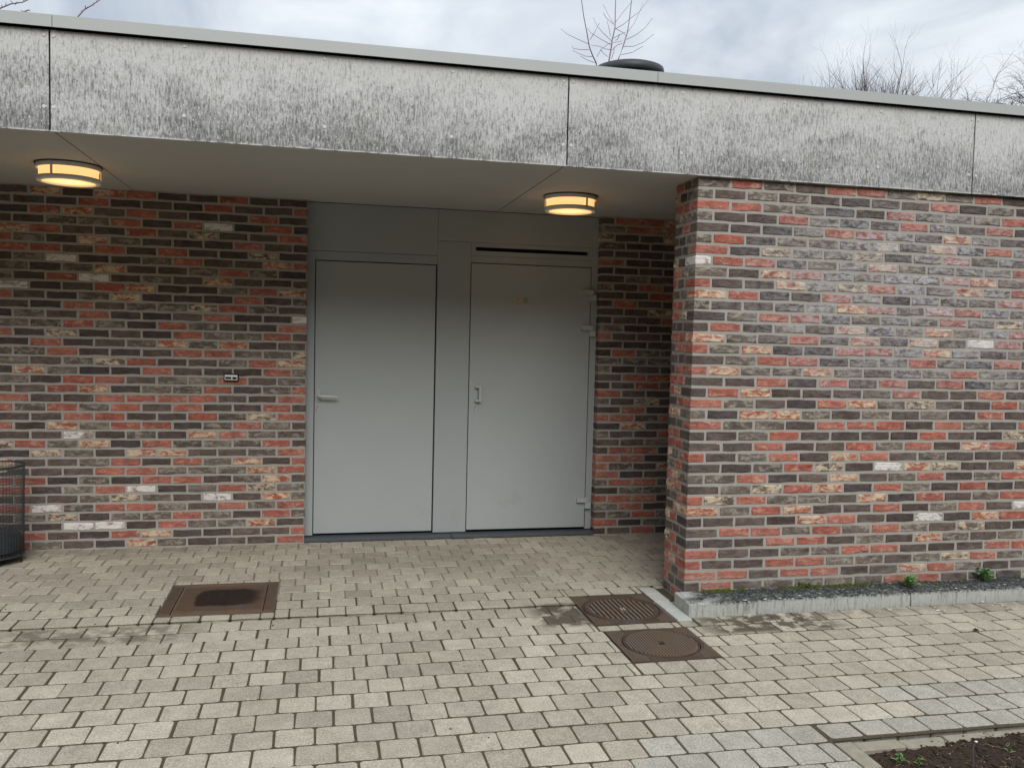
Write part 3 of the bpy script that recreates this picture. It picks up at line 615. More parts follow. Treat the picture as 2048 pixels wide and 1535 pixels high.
for j in range(-13, 20):
    y1 = YS - j * PY; y0 = y1 - PY
    if y1 > YDOOR - 0.09 + PY: continue
    off = (0.0 if j % 2 else 0.072) + random.uniform(-.012, .012) - 0.0006 * j
    zrow = 0.0 if j < 0 else (-0.011 if j in (0, 1) else -0.006)
    for k in range(-24, 36):
        x0 = off + k * PX; full = (x0, x0 + PX, y0, min(y1, YDOOR - 0.086 if XL < x0 + PX / 2 < XR else YD + 0.004))
        if full[3] - full[2] < 0.02: continue
        rs = [full]
        for h in HOLES: rs = subtract(rs, h)
        for q in rs:
            cx, cy = (q[0] + q[1]) / 2, (q[2] + q[3]) / 2; whole = abs((q[1] - q[0]) * (q[3] - q[2]) - PX * PY) < 1e-4
            grey = (cy < -1.70 and cx > 1.2) or (cy < -1.35 and cx > 2.6)
            dz = zrow + random.uniform(-0.0006, 0.0012)
            X, Y, z = proj((cx, cy, 0)); vis = -20 < X < W + 20 and Y < H + 10 and z > 0 and not (X > 1330 and cy > RT)
            sg = 0.0011 + 0.0012 * (cy > 0.6)
            mw = Matrix.Translation((cx + random.gauss(0, .0012), cy + random.gauss(0, .0012), dz)) @ Matrix.Rotation(random.gauss(0, .007), 4, 'Z') @ Matrix.Rotation(random.uniform(-.006, .006), 4, 'X') @ Matrix.Rotation(random.uniform(-.006, .006), 4, 'Y')
            its.append((((q[1] - q[0]) * (q[3] - q[2]) / z ** 3 if vis else -1), whole, q, mw, grey, cy))
its.sort(key=lambda t: -t[0]); V = []; Fc = []; Mi = []; Rn = []
for i, (s_, whole, q, mw, grey, cy) in enumerate(its):
    rn = random.random()
    if whole: vi = random.randrange(10)
    if i < 300 and s_ > 0:
        me = pm[int(grey)][vi] if whole else mesh('paver', *paver_geo(q[1] - q[0] - 0.0068, q[3] - q[2] - 0.0098, i), PAVER_G if grey else PAVER)
        o = link('paver', me, pv); o.matrix_local = mw; o['rnd'] = rn
    else:
        vs, fs = paver_geo(q[1] - q[0] - 0.0068, q[3] - q[2] - 0.0098, i); k = len(V)
        V += [tuple(mw @ Vector(v)) for v in vs]; Fc += [tuple(a + k for a in f) for f in fs]; Mi += [int(grey)] * len(fs); Rn += [rn] * len(vs)
me = mesh('far_pavers', V, Fc); me.materials.append(PAVER); me.materials.append(PAVER_G); me.polygons.foreach_set('material_index', Mi)
a = me.attributes.new('rnd', 'FLOAT', 'POINT'); a.data.foreach_set('value', Rn); o = link('far_pavers', me, pv); o['kind'] = 'stuff'
def joint_sheet(name, x0, x1, y0, y1, z, mat, seed, amp, holes=HOLES[:3] + HOLES[5:], step=0.04):
    nx, ny = int((x1 - x0) / step), int((y1 - y0) / step); vs = []; fs = []
    for jx in range(ny + 1):
        for ix in range(nx + 1):
            x, y = x0 + (x1 - x0) * ix / nx, y0 + (y1 - y0) * jx / ny
            vs.append((x, y, z + amp * noise.noise((x * 9, y * 9, seed)) + amp * 0.6 * noise.noise((x * 31, y * 31, seed))))
    for jx in range(ny):
        for ix in range(nx):
            x, y = x0 + (x1 - x0) * (ix + .5) / nx, y0 + (y1 - y0) * (jx + .5) / ny
            if any(h[0] + .01 < x < h[1] - .01 and h[2] + .01 < y < h[3] - .01 for h in holes): continue
            a_ = jx * (nx + 1) + ix; fs.append((a_, a_ + 1, a_ + nx + 2, a_ + nx + 1))
    o = link(name, mesh(name, vs, fs, mat), pv); o['kind'] = 'stuff'; return o
for yy0, yy1, zz in ((-3.0, -0.2265, -0.0080), (-0.2265, 0.088, -0.0130), (0.088, 0.45, -0.0020)):
    joint_sheet('joint_sand', -3.9, 5.7, yy0, yy1, zz, SAND_D, 3.3, 0.0009)
joint_sheet('joint_dust', -3.9, 5.7, 0.45, 1.95, -0.0022, SAND_L, 8.1, 0.0012)

# pale flush stones between grate and wall
for i, (a_, b_) in enumerate(((-0.29, -0.115), (-0.110, 0.06), (0.065, 0.215), (0.22, 0.34))):
    o = B().box(2.028, 2.118 + 0.01 * (i > 1), a_, b_, -0.06, 0.004 + 0.001 * (i % 2), 0.003).build('edging_stone', PALE, pv)
B().box(2.118, 2.19, -0.21, RT, -0.06, -0.012).build('mortar_fillet', MORTAR, pv)['kind'] = 'stuff'

# kerb at the wall's foot
kb = empty('concrete_kerb', (3, -0.1, 0), 'weathered concrete kerb of long blocks at the foot of the front brick wall', 'kerb')
OKB = Matrix.Translation((-3, 0.1, 0))
for (a_, b_, yf_) in ((2.122, 2.556, -0.232), (2.568, 3.613, -0.214), (3.625, 4.618, -0.206), (4.630, 5.62, -0.205)):
    b = B().box(a_, b_, yf_, -0.002, -0.05, 0.078, 0.006)
    b.v = [(x + random.uniform(-.002, .002), y + random.uniform(-.002, .002), z - 0.004 * (y < -.1 and z > .05)) for x, y, z in b.v]
    rpart('kerb_block', b, KERB, kb, OKB)
for gx, gy in ((2.562, -0.205), (3.619, -0.200), (4.624, -0.198)): rpart('joint_dirt', B().box(gx - 0.007, gx + 0.007, gy, -0.01, -0.04, 0.070), SOIL, kb, OKB)
ms = B()
for i in range(420):
    x = random.choice([random.uniform(2.25, 5.3), random.gauss(2.98, 0.07), random.gauss(2.42, .06), random.gauss(3.3, .12)]); y = -abs(random.gauss(0, 0.022)) - 0.002; r = random.uniform(0.004, 0.011)
    z = 0.078 + random.uniform(-.002, .004) + (0.03 * random.random() if abs(x - 3.0) < 0.04 and random.random() < .4 else 0)
    ms.lathe([(0.0001, r * 0.9), (r * 0.7, r * 0.5), (r, -r * 0.4)], 6, (x, y, z))
o = ms.build('moss', MOSS); tag(o, 'green moss in the joint between kerb and front brick wall', 'moss', kind='stuff')
pt = B()
for px, py in ((1880, 1178), (1912, 1176), (1770, 1181), (1930, 1174), (1998, 1170), (2010, 1169), (1560, 1196), (1600, 1191), (1490, 1200), (1530, 1198), (1640, 1187)):
    p = at_z(px, py, 0.0785); r = random.uniform(.007, .013); ang = random.random() * 6
    pt.add([(p.x + r * math.cos(ang + t_) * random.uniform(.8, 1.4), p.y + .6 * r * math.sin(ang + t_), 0.0805 + random.uniform(0, .002)) for t_ in (0, 1, 2, 3, 4, 5)], [(0, 1, 2, 3, 4, 5)])
for px, py in ((1990, 1206), (1985, 1211), (2005, 1212), (1965, 1204), (1870, 1216), (1877, 1221), (1890, 1222), (1760, 1224), (1850, 1226), (2015, 1217), (1925, 1221), (1780, 1220)):
    p = at_z(px, py, -0.004); r = random.uniform(.006, .014); ang = random.random() * 6
    pt.add([(p.x + 1.3 * r * math.cos(ang + t_) * random.uniform(.7, 1.3), p.y + .6 * r * math.sin(ang + t_), 0.0005 + random.uniform(0, .002)) for t_ in (0, 1, 2, 3, 4, 5)], [(0, 1, 2, 3, 4, 5)])
o = pt.build('petals', PLATE); tag(o, 'white petals fallen on kerb and paving by the front wall', 'petals', kind='stuff')

# weeds: rosettes of separate leaves
def leaf_mesh(ln, wd, lift, seed):
    r = random.Random(seed); vs = []; n = 5
    for i in range(n + 1):
        t_ = i / n; w = wd * (0.18 + 1.0 * math.sin(math.pi * min(1, 0.12 + t_ * 0.86)) ** 0.8) * (1 if t_ < .95 else .3) * r.uniform(.85, 1.1)
        x = ln * t_; z = lift * ln * (t_ * 1.3 - 1.0 * t_ * t_)
        vs += [(x, -w / 2, z + w * .12), (x, 0, z - w * .06), (x, w / 2, z + w * .12)]
    fs = []
    for i in range(n):
        for c in (0, 1): a_ = i * 3 + c; fs.append((a_, a_ + 3, a_ + 4, a_ + 1))
    return mesh('leaf', vs, fs, LEAF)
def weed(x, y, z, size, n, label, seed, lift=1.0, name='weed'):
    r = random.Random(seed); t = empty(name, (x, y, z), label, 'weed')
    for i in range(n):
        k = i / n; ln = size * r.uniform(.65, 1.1) * (1 - .45 * k)
        o = link('leaf', leaf_mesh(ln, ln * r.uniform(.24, .34), lift * (0.5 + 1.6 * k), seed * 50 + i), t)
        o.rotation_euler = (r.uniform(-.2, .2), -k * 0.65 - r.uniform(0, .15), i * 2.4 + r.uniform(-.3, .3)); o.location = (0, 0, 0.003 + 0.012 * k)
    return t
weed(3.675, -0.115, 0.078, 0.10, 19, 'leafy green weed over the joint between two kerb blocks', 3)
weed(4.29, -0.055, 0.078, 0.092, 17, 'leafy green weed with an upright shoot on the kerb, clear of any block joint', 5, 1.5)

# ------------------------------------------------------------------ iron covers
def disc_frame(b, x0, x1, y0, y1, cx, cy, r, z0, z1, seg=48):
    """square plate with a round hole"""
    vs = []; fs = []
    for i in range(seg):
        a_ = 2 * math.pi * (i + .5) / seg; c, s = math.cos(a_), math.sin(a_)
        tx = ((x1 - cx) / c if c > 0 else (x0 - cx) / c) if abs(c) > 1e-6 else 1e9; ty = ((y1 - cy) / s if s > 0 else (y0 - cy) / s) if abs(s) > 1e-6 else 1e9; t_ = min(tx, ty)
        for rr in (r, t_):
            for z in (z1, z0): vs.append((cx + rr * c, cy + rr * s, z))
    for i in range(seg):
        k, m_ = i * 4, ((i + 1) % seg) * 4; fs += [(k, m_, m_ + 2, k + 2), (k, k + 1, m_ + 1, m_), (k + 2, m_ + 2, m_ + 3, k + 3)]
    b.add(vs, fs)
    for sx, sy in ((x0, y0), (x1, y0), (x1, y1), (x0, y1)):      # fill the plate's corners
        cand = [i for i in range(seg)]; near = sorted(cand, key=lambda i: (vs[i * 4 + 2][0] - sx) ** 2 + (vs[i * 4 + 2][1] - sy) ** 2)[:2]
        b.add([vs[near[0] * 4 + 2], vs[near[1] * 4 + 2], (sx, sy, z1), vs[near[0] * 4 + 3], vs[near[1] * 4 + 3], (sx, sy, z0)], [(0, 1, 2), (0, 2, 5, 3), (1, 4, 5, 2)])
def corner_ribs(par, off, x0, x1, y0, y1, cx, cy, r, zt):
    b = B()
    for side in (-1, 1):
        for k in range(7):
            x = (x0 + 0.008 + k * 0.013) if side < 0 else (x1 - 0.008 - k * 0.013)
            dx = abs(x - cx); yy = math.sqrt(max(0, (r + 0.012) ** 2 - dx * dx)) if dx < r + 0.012 else 0.0
            for lo, hi in (((y0 + 0.008, cy - yy), (cy + yy, y1 - 0.008)) if yy > 0 else ((y0 + 0.008, y1 - 0.008),)):
                if hi - lo > 0.02: b.box(x - 0.0035, x + 0.0035, lo, hi, zt - 0.001, zt + 0.004, 0.0012)
    o = rpart('rib_field', b, IRON_RIB, par, off); o['kind'] = 'stuff'
# round grating in a square frame
gx0, gx1, gy0, gy1 = 1.532, 2.018, -0.288, 0.246; gc = ((gx0 + gx1) / 2, (gy0 + gy1) / 2 - 0.01); zt = -0.004
gr = empty('drain_grate', (gc[0], gc[1], zt), 'rusty square drain with a slotted round grate beside the front wall corner', 'drain'); OG = Matrix.Translation((-gc[0], -gc[1], -zt))
b = B(); disc_frame(b, gx0, gx1, gy0, gy1, gc[0], gc[1], 0.226, zt - 0.05, zt); rpart('frame', b, IRON, gr, OG)
corner_ribs(gr, OG, gx0, gx1, gy0, gy1, gc[0], gc[1], 0.232, zt)
rpart('ring', B().lathe([(0.229, -0.001), (0.235, -0.001), (0.234, 0.005), (0.230, 0.005)], 56, (gc[0], gc[1], zt), close=True), IRON, gr, OG)
rpart('grate_rim', B().lathe([(0.196, -0.03), (0.222, -0.03), (0.222, 0.003), (0.196, 0.003)], 56, (gc[0], gc[1], zt), close=True), IRON, gr, OG)
nb = 14
for i in range(nb):
    x = gc[0] - 0.198 + 0.396 * (i + .5) / nb; hy = math.sqrt(max(0, 0.200 ** 2 - (x - gc[0]) ** 2))
    rpart('bar', B().box(x - 0.0072, x + 0.0072, gc[1] - hy, gc[1] + hy, zt - 0.028, zt + 0.002, 0.002), IRON_RIB, gr, OG)
rpart('cross_bar', B().box(gc[0] - 0.198, gc[0] + 0.198, gc[1] - 0.012, gc[1] + 0.012, zt - 0.035, zt - 0.006), IRON, gr, OG)
em = rpart('emblem_plate', B().lathe([(0.0001, 0.004), (0.036, 0.004), (0.038, -0.004)], 20, (gc[0] + .006, gc[1] - .01, zt)), IRON, gr, OG)
rpart('emblem', B().box(gc[0] - .008, gc[0] - .001, gc[1] - .030, gc[1] + .010, zt + .004, zt + .0065).box(gc[0] + .009, gc[0] + .016, gc[1] - .030, gc[1] + .010, zt + .004, zt + .0065), STEEL, em, OG)
rpart('pit', B().lathe([(0.2255, -0.05), (0.2255, -0.10), (0.0001, -0.105)], 40, (gc[0], gc[1], zt)), BLACK, gr, OG)
# solid round cover in a square frame
hx0, hx1, hy0, hy1 = 1.547, 2.028, -0.854, -0.392; hc = ((hx0 + hx1) / 2 + 0.004, (hy0 + hy1) / 2 + 0.004)
mh = empty('manhole_cover', (hc[0], hc[1], zt), 'rusty square frame with a solid ribbed round lid on the paving', 'manhole'); OM = Matrix.Translation((-hc[0], -hc[1], -zt))
b = B(); disc_frame(b, hx0, hx1, hy0, hy1, hc[0], hc[1], 0.209, zt - 0.05, zt); rpart('frame', b, IRON, mh, OM)
corner_ribs(mh, OM, hx0, hx1, hy0, hy1, hc[0], hc[1], 0.212, zt)
lid = rpart('lid', B().lathe([(0.0001, -0.002), (0.196, -0.002), (0.197, 0.002), (0.203, 0.002), (0.2045, -0.03)], 56, (hc[0], hc[1], zt)), IRON, mh, OM)
nb = 24; rbm = B()
for i in range(nb):
    x = hc[0] - 0.192 + 0.384 * (i + .5) / nb; hy = math.sqrt(max(0, 0.190 ** 2 - (x - hc[0]) ** 2))
    segs = [(-hy, hy)] if abs(x - hc[0]) > 0.022 else [(-hy, -0.03), (0.03, hy)]
    for lo, hi in segs: rpart('lid_rib', B().box(x - 0.005, x + 0.005, hc[1] + lo, hc[1] + hi, zt - 0.004, zt + 0.006, 0.0018), IRON_RIB, lid, OM)
rpart('lift_hole', B().box(hc[0] - 0.018, hc[0] + 0.018, hc[1] - 0.012, hc[1] - 0.003, zt - 0.002, zt - 0.0012).box(hc[0] - 0.018, hc[0] + 0.018, hc[1] + 0.003, hc[1] + 0.012, zt - 0.002, zt - 0.0012), BLACK, lid, OM)
rpart('base', B().box(hx0 + .01, hx1 - .01, hy0 + .01, hy1 - .01, zt - 0.055, zt - 0.045), BLACK, mh, OM)
# square cover with fine ribs and a dark patch
ax0, ax1, ay0, ay1 = -0.888, -0.251, 0.190, 0.818; ac = ((ax0 + ax1) / 2, (ay0 + ay1) / 2); zt = 0.0
mq = empty('manhole_cover', (ac[0], ac[1], 0), 'rusty square manhole cover with a dark patch in front of the left wall', 'manhole'); OQ = Matrix.Translation((-ac[0], -ac[1], 0))
w_ = 0.062
for q in ((ax0, ax1, ay0, ay0 + .035), (ax0, ax1, ay1 - .035, ay1), (ax0, ax0 + w_, ay0 + .035, ay1 - .035), (ax1 - w_, ax1, ay0 + .035, ay1 - .035)):
    rpart('frame_side', B().box(*q, -0.05, 0.0, 0.0015), IRON_PATCH, mq, OQ)
lid = rpart('lid', B().box(ax0 + w_ + .005, ax1 - w_ - .005, ay0 + .040, ay1 - .040, -0.04, -0.001, 0.002), IRON_PATCH, mq, OQ)
fr = B()
for a_, b_ in ((ax0 + .006, ax0 + w_ - .004), (ax1 - w_ + .004, ax1 - .006)):
    x = a_
    while x < b_ - .003: fr.box(x, x + .0035, ay0 + .05, ay1 - .05, -.0005, .0032); x += .0085
o = rpart('frame_ribs', fr, IRON_PATCH, mq, OQ); o['kind'] = 'stuff'
fr = B(); x = ax0 + w_ + .02
while x < ax1 - w_ - .02: fr.box(x, x + .0045, ay0 + .085, ay1 - .085, -.0015, .0024); x += .0100
o = rpart('lid_ribs', fr, IRON_PATCH, lid, OQ); o['kind'] = 'stuff'
rpart('base', B().box(ax0 + .02, ax1 - .02, ay0 + .02, ay1 - .02, -.055, -.045), BLACK, mq, OQ)

# ------------------------------------------------------------------ wire basket
bx, by, br = -2.175, 1.53, 0.205
wb = empty('wire_basket', (bx, by, 0), 'round grey wire mesh waste basket against the left brick wall', 'waste basket')
wm = B(); nv = 58; zb_, zt_ = 0.055, 0.655
for i in range(nv):
    a_ = 2 * math.pi * i / nv; wm.tube([(br * .97 * math.cos(a_), br * .97 * math.sin(a_), zb_), (br * math.cos(a_), br * math.sin(a_), zt_)], 0.0016, 3)
for i in range(31):
    z = zb_ + (zt_ - zb_) * i / 30; r = br * (.97 + .03 * i / 30) + .001; wm.lathe([(r - .0016, z), (r + .0016, z + .0011), (r + .0016, z - .0011)], 44, close=True)
o = wm.build('wire_mesh', WIRE, wb); o['kind'] = 'stuff'
B().lathe([(br - .004, zt_), (br + .006, zt_), (br + .007, zt_ + .012), (br - .003, zt_ + .013)], 44, close=True).build('rim', WIRE, wb)
B().lathe([(br * .97 - .004, zb_ - .004), (br * .97 + .005, zb_ - .004), (br * .97 + .005, zb_ + .006), (br * .97 - .004, zb_ + .006)], 44, close=True).build('base_ring', WIRE, wb)
B().lathe([(0.0001, zb_), (br * .965, zb_), (br * .965, zb_ + .003), (0.0001, zb_ + .003)], 36).build('floor', WIRE, wb)
for a_ in (-0.12, 1.45, 3.02, 4.6): B().tube([(br * .96 * math.cos(a_), br * .96 * math.sin(a_), 0.0), (br * .96 * math.cos(a_), br * .96 * math.sin(a_), zb_ + .03)], 0.0045, 6).build('leg', PLASTIC, wb)
bg_ = B(); prof = [(0.001, 0.065), (0.12, 0.062), (0.175, 0.08), (0.185, 0.13), (0.172, 0.19), (0.11, 0.215), (0.001, 0.205)]
bg_.lathe(prof, 26); bg_.v = [(x * (1 + .10 * noise.noise((x * 14, y * 14, z * 14))), y * (1 + .10 * noise.noise((x * 14 + 5, y * 14, z * 14))), z + .012 * noise.noise((x * 18, y * 18, 3))) for x, y, z in bg_.v]
tb = bg_.build('rubbish_bag', BAG); tb.location = (bx, by, 0); tag(tb, 'dark crumpled rubbish bag lying inside the wire basket', 'rubbish bag')
b = B().lathe([(br - .010, zt_ - .016), (br - .004, zt_ - .016), (br - .004, zt_ + .004), (br - .010, zt_ + .004)], 30, (0, 0, 0), math.radians(200), math.radians(318), close=True); b.build('rim_clip', YELLOW, wb)

# ------------------------------------------------------------------ planting bed
for i in range(9):
    x0 = 2.150 + i * 0.212; jit = random.uniform(-.006, .006)
    o = B().box(x0, x0 + 0.205, -1.862 + jit, -1.792 + jit, -0.10, -0.020 + random.uniform(-.004, .003) - 0.004 * max(0, i - 2), 0.004).build('edging_stone', EDGE, pv)
for i in range(7):
    y1 = -1.80 - i * 0.212; o = B().box(2.066, 2.143, y1 - 0.206, y1, -0.10, -0.012 + random.uniform(-.003, .002), 0.004).build('edging_stone', EDGE, pv)
vs = []; fs = []; nx, ny = 120, 80; sx0, sx1, sy0, sy1 = 2.144, 4.6, -3.4, -1.777
for jy in range(ny + 1):
    for ix in range(nx + 1):
        x, y = sx0 + (sx1 - sx0) * ix / nx, sy0 + (sy1 - sy0) * jy / ny
        e = min(1, (x - sx0) / .12, (sy1 - y) / .10)
        e2 = 1.0 if x > 2.7 else max(0.0, (x - 2.35) / .35)
        z = -0.042 + .03 * e * (0.35 + 0.65 * e2) + .010 * noise.noise((x * 7, y * 7, 1)) + .010 * noise.noise((x * 22, y * 22, 2)) + .008 * noise.noise((x * 55, y * 55, 4))
        vs.append((x, y, z))
for jy in range(ny):
    for ix in range(nx): a_ = jy * (nx + 1) + ix; fs.append((a_, a_ + 1, a_ + nx + 2, a_ + nx + 1))
o = link('soil_bed', mesh('soil_bed', vs, fs, SOIL)); o['kind'] = 'structure'
def soil_z(x, y):
    ix = min(nx, max(0, round((x - sx0) / (sx1 - sx0) * nx))); jy = min(ny, max(0, round((y - sy0) / (sy1 - sy0) * ny))); return vs[jy * (nx + 1) + ix][2]
cl = B(); ico = [(0, 0, 1), (.9, 0, .3), (.28, .85, .3), (-.73, .53, .3), (-.73, -.53, .3), (.28, -.85, .3), (0, 0, -.8)]; icf = [(0, 1, 2), (0, 2, 3), (0, 3, 4), (0, 4, 5), (0, 5, 1), (6, 2, 1), (6, 3, 2), (6, 4, 3), (6, 5, 4), (6, 1, 5)]
def blob(b, x, y, z, r): b.add([(x + r * vx * random.uniform(.7, 1.3), y + r * vy * random.uniform(.7, 1.3), z + r * .7 * vz * random.uniform(.7, 1.3)) for vx, vy, vz in ico], icf)
for i in range(2600):
    x, y = random.uniform(2.16, 3.6), random.uniform(-2.5, -1.80); blob(cl, x, y, soil_z(x, y), random.choice([.003, .004, .006, .009, .013]))
tag(cl.build('soil_clods', SOIL), 'loose dark crumbs of soil in the planting bed', 'soil', kind='stuff')
st = B()
for i in range(150):
    x, y = random.uniform(2.2, 3.4), random.uniform(-2.4, -1.84); blob(st, x, y, soil_z(x, y) + .004, random.choice([.002, .003, .004]))
tag(st.build('soil_grit', EDGE), 'pale grit scattered over the dark soil', 'grit', kind='stuff')
ch = B()
for i in range(160):
    x, y = random.uniform(2.16, 3.2), random.uniform(-2.3, -1.80); a_ = random.random() * 6.28; l_ = random.uniform(.012, .04); z = soil_z(x, y) + .007
    ch.tube([(x, y, z), (x + l_ * math.cos(a_) * .5, y + l_ * math.sin(a_) * .5, z + random.uniform(0, .006)), (x + l_ * math.cos(a_), y + l_ * math.sin(a_), z + random.uniform(-.002, .004))], 0.0008, 3)
tag(ch.build('dry_straw', simple('straw', (0.22, 0.13, 0.07), (0.36, 0.25, 0.14), 40)), 'dry straw bits lying on the planting bed soil', 'straw', kind='stuff')
for px, py, s_, n_, lb in ((1800, 1520, .045, 12, 'small weed in the corner of the soil bed between the edging stones'), (1838, 1526, .035, 9, 'tiny weed just beside the larger weed in the soil bed corner'),
                           (1903, 1450, .035, 11, 'pale weed in the joint behind the sunken edging stones'), (1952, 1446, .03, 9, 'small pale weed tuft further along the joint behind the edging stones'), (2018, 1507, .032, 6, 'small green seedling alone on bare dark soil beyond the twig')):
    p = at_z(px, py, -0.02); weed(p.x, p.y, soil_z(p.x, p.y) - .001, s_, n_, lb, int(px), 1.2)
p = at_z(1945, 1532, -0.015); tw = B().tube([(0, 0, -.03), (.003, 0, .03), (.0, .004, .07), (.008, .006, .10)], [.0045, .004, .0035, .002], 6).build('twig', BARK); tw.location = (p.x, p.y, soil_z(p.x, p.y)); tag(tw, 'short bare twig stuck upright in the soil bed', 'twig')
p = at_z(1952, 1484, -0.012); pb = B(); blob(pb, 0, 0, .005, .009); o = pb.build('pebble', PLATE); o.location = (p.x, p.y, soil_z(p.x, p.y)); tag(o, 'single white pebble on the dark soil behind the twig', 'pebble')
p = at_z(1952, 1261, -0.004); lf = B(); lf.add([(-.02, -.006, .006), (-.004, -.012, .012), (.014, -.008, .007), (.02, .004, .010), (.004, .012, .016), (-.014, .008, .010), (0, 0, .004)], [(0, 1, 6), (1, 2, 6), (2, 3, 6), (3, 4, 6), (4, 5, 6), (5, 0, 6)])
o = lf.build('dead_leaf', simple('dead_leaf', (.03, .015, .01), (.06, .03, .02), 40)); o.location = (p.x, p.y, -0.006); tag(o, 'curled dark dead leaf on pale paving in front of the kerb', 'leaf')

# ------------------------------------------------------------------ bare trees behind the roof
def px_line(pts, Y, dy, sx=1.0, ox=0.0, oy=0.0):
    n = len(pts); return [at_y(ox + x / sx, oy + y / sx, Y + dy * i / max(1, n - 1)) for i, (x, y) in enumerate(pts)]
def grow(b, p, d, ln, r, depth, rg, up=0.15, spread=0.6, droop=0.0, nseg=4, wob=0.18, kids=(2, 4)):
    pts = [p.copy()]; q = p.copy(); d = d.normalized(); dirs = []
    for i in range(nseg):
        d = (d + Vector((rg.gauss(0, wob), rg.gauss(0, wob), rg.gauss(0, wob * .7) + up * .3 - droop * (i / nseg)))).normalized(); q = q + d * ln / nseg; pts.append(q.copy()); dirs.append(d.copy())
    b.tube(pts, [r * (1 - .55 * i / nseg) for i in range(nseg + 1)], 4 if depth else 3)
    if depth > 0:
        for k in range(rg.randint(*kids) + (1 if depth > 2 else 0)):
            i = rg.randint(1, nseg); az = rg.random() * 6.28; sd_ = Vector((math.cos(az), math.sin(az), rg.uniform(-.1, .4))) * spread
            grow(b, pts[i], dirs[i - 1] + sd_, ln * rg.uniform(.5, .78), r * (1 - .5 * i / nseg) * .62, depth - 1, rg, up, spread, droop, nseg, wob, kids)
# young multi-stemmed tree behind the vent
Y2 = 7.8; base = at_y(1225, 130, Y2); tr = empty('bare_tree', (base.x, Y2, 0), 'slender leafless young tree rising behind the round roof vent', 'tree', 'bare trees behind the flat roof')
OT = Matrix.Translation((-base.x, -Y2, 0)); S5 = 8.533
tk = B(); fork = Vector((base.x - .02, Y2, 3.4)); tk.tube([(base.x, Y2, -.1), (base.x + .02, Y2, 1.7), fork], [.055, .048, .040], 7); rpart('trunk', tk, BARK_P, tr, OT)
cw = B()
for pts, dy, r0 in (([(790, 1075), (730, 960), (670, 800), (630, 560), (575, 280), (530, -60)], -.4, .014), ([(1010, 1025), (1050, 800), (1060, 690), (1110, 480), (1115, 200), (1125, -80)], .2, .017), ([(1165, 1015), (1250, 790), (1320, 560), (1360, 300), (1400, -60)], .5, .015)):
    ln = px_line(pts, Y2, dy, S5, 1100, 0); ln = [fork, fork.lerp(ln[0], .5) + Vector((0, 0, .12))] + ln; cw.tube(ln, [r0 * 1.7, r0 * 1.1] + [r0 * .72 * (1 - .10 * i) for i in range(len(ln) - 2)], 5)
for pts in ([(650, 750), (450, 660), (300, 590), (180, 490)], [(670, 850), (520, 850), (400, 830), (370, 790)], [(720, 970), (600, 960), (480, 910), (380, 860)], [(790, 1080), (640, 1030), (520, 960)], [(1050, 700), (900, 560), (800, 440), (740, 300)],
            [(1040, 770), (850, 660), (690, 560), (640, 480)], [(680, 680), (760, 560), (840, 400)], [(1110, 500), (1250, 420), (1380, 310), (1530, 200), (1680, 0)], [(1120, 380), (1240, 220), (1400, 30)], [(1085, 400), (980, 230), (910, 80)],
            [(1085, 420), (960, 310), (910, 220)], [(1305, 680), (1480, 590), (1630, 470), (1750, 310)], [(1250, 795), (1420, 795), (1600, 720), (1780, 580)], [(1215, 935), (1400, 900), (1590, 790)], [(1325, 550), (1440, 400), (1530, 200), (1590, 50)],
            [(1045, 850), (950, 840), (850, 795), (700, 770)], [(800, 970), (870, 850), (1000, 745), (1240, 700)], [(1030, 620), (1000, 450), (970, 350)], [(1070, 660), (1180, 600), (1290, 550)], [(1190, 590), (1150, 680), (1110, 690)], [(1120, 490), (1250, 560), (1300, 620)],
            [(1060, 860), (1150, 770), (1240, 740)], [(1050, 1010), (1090, 880), (1100, 800)], [(860, 850), (920, 920), (990, 970)]):
    ln = px_line(pts, Y2 + random.uniform(-.2, .3), random.uniform(-.5, .5), S5, 1100, 0); cw.tube(ln, [.0046 * (1 - .14 * i) for i in range(len(ln))], 4)
rpart('crown', cw, BARK_P, tr, OT)
# round-headed shrub-like tree
def far_tree(name, px, py_top, Y, label, seed, kind):
    rg = random.Random(seed); p = at_y(px, py_top, Y); t = empty('bare_tree', (p.x, Y, 0), label, 'tree', 'bare trees behind the flat roof'); b = B(); hgt = p.z
    B().tube([(0, 0, -.1), (.1, 0, hgt * .25), (0, .05, hgt * .62)], [.22, .18, .13], 8).build('trunk', BARK, t)
    return t, b, hgt, rg
t, b, hg, rg = far_tree('t', 1745, 118, 15.0, 'bushy leafless round-headed tree behind the roof left of the drooping birch', 11, 0)
for i in range(40):
    a_ = rg.random() * 6.28; e = rg.uniform(.1, 1.7); dr = Vector((math.cos(a_) * e, math.sin(a_) * e * .8, 1.05 - .25 * e))
    grow(b, Vector((0, 0, hg * .66)), dr, hg * rg.uniform(.165, .20), .040, 3, rg, .26, .70, 0, 4, .16, (3, 4))
b.build('crown', BARK, t)
t, b, hg, rg = far_tree('t', 2030, 118, 17.0, 'leafless birch with drooping fine twigs at the roof end', 23, 1)
for i in range(14):
    a_ = rg.random() * 6.28; e = rg.uniform(.2, 1.1); dr = Vector((math.cos(a_) * e, math.sin(a_) * e, 1.0))
    grow(b, Vector((0, 0, hg * .66)), dr, hg * rg.uniform(.20, .25), .046, 3, rg, .12, .9, .50, 5, .24, (4, 6))
b.build('crown', BARK, t)
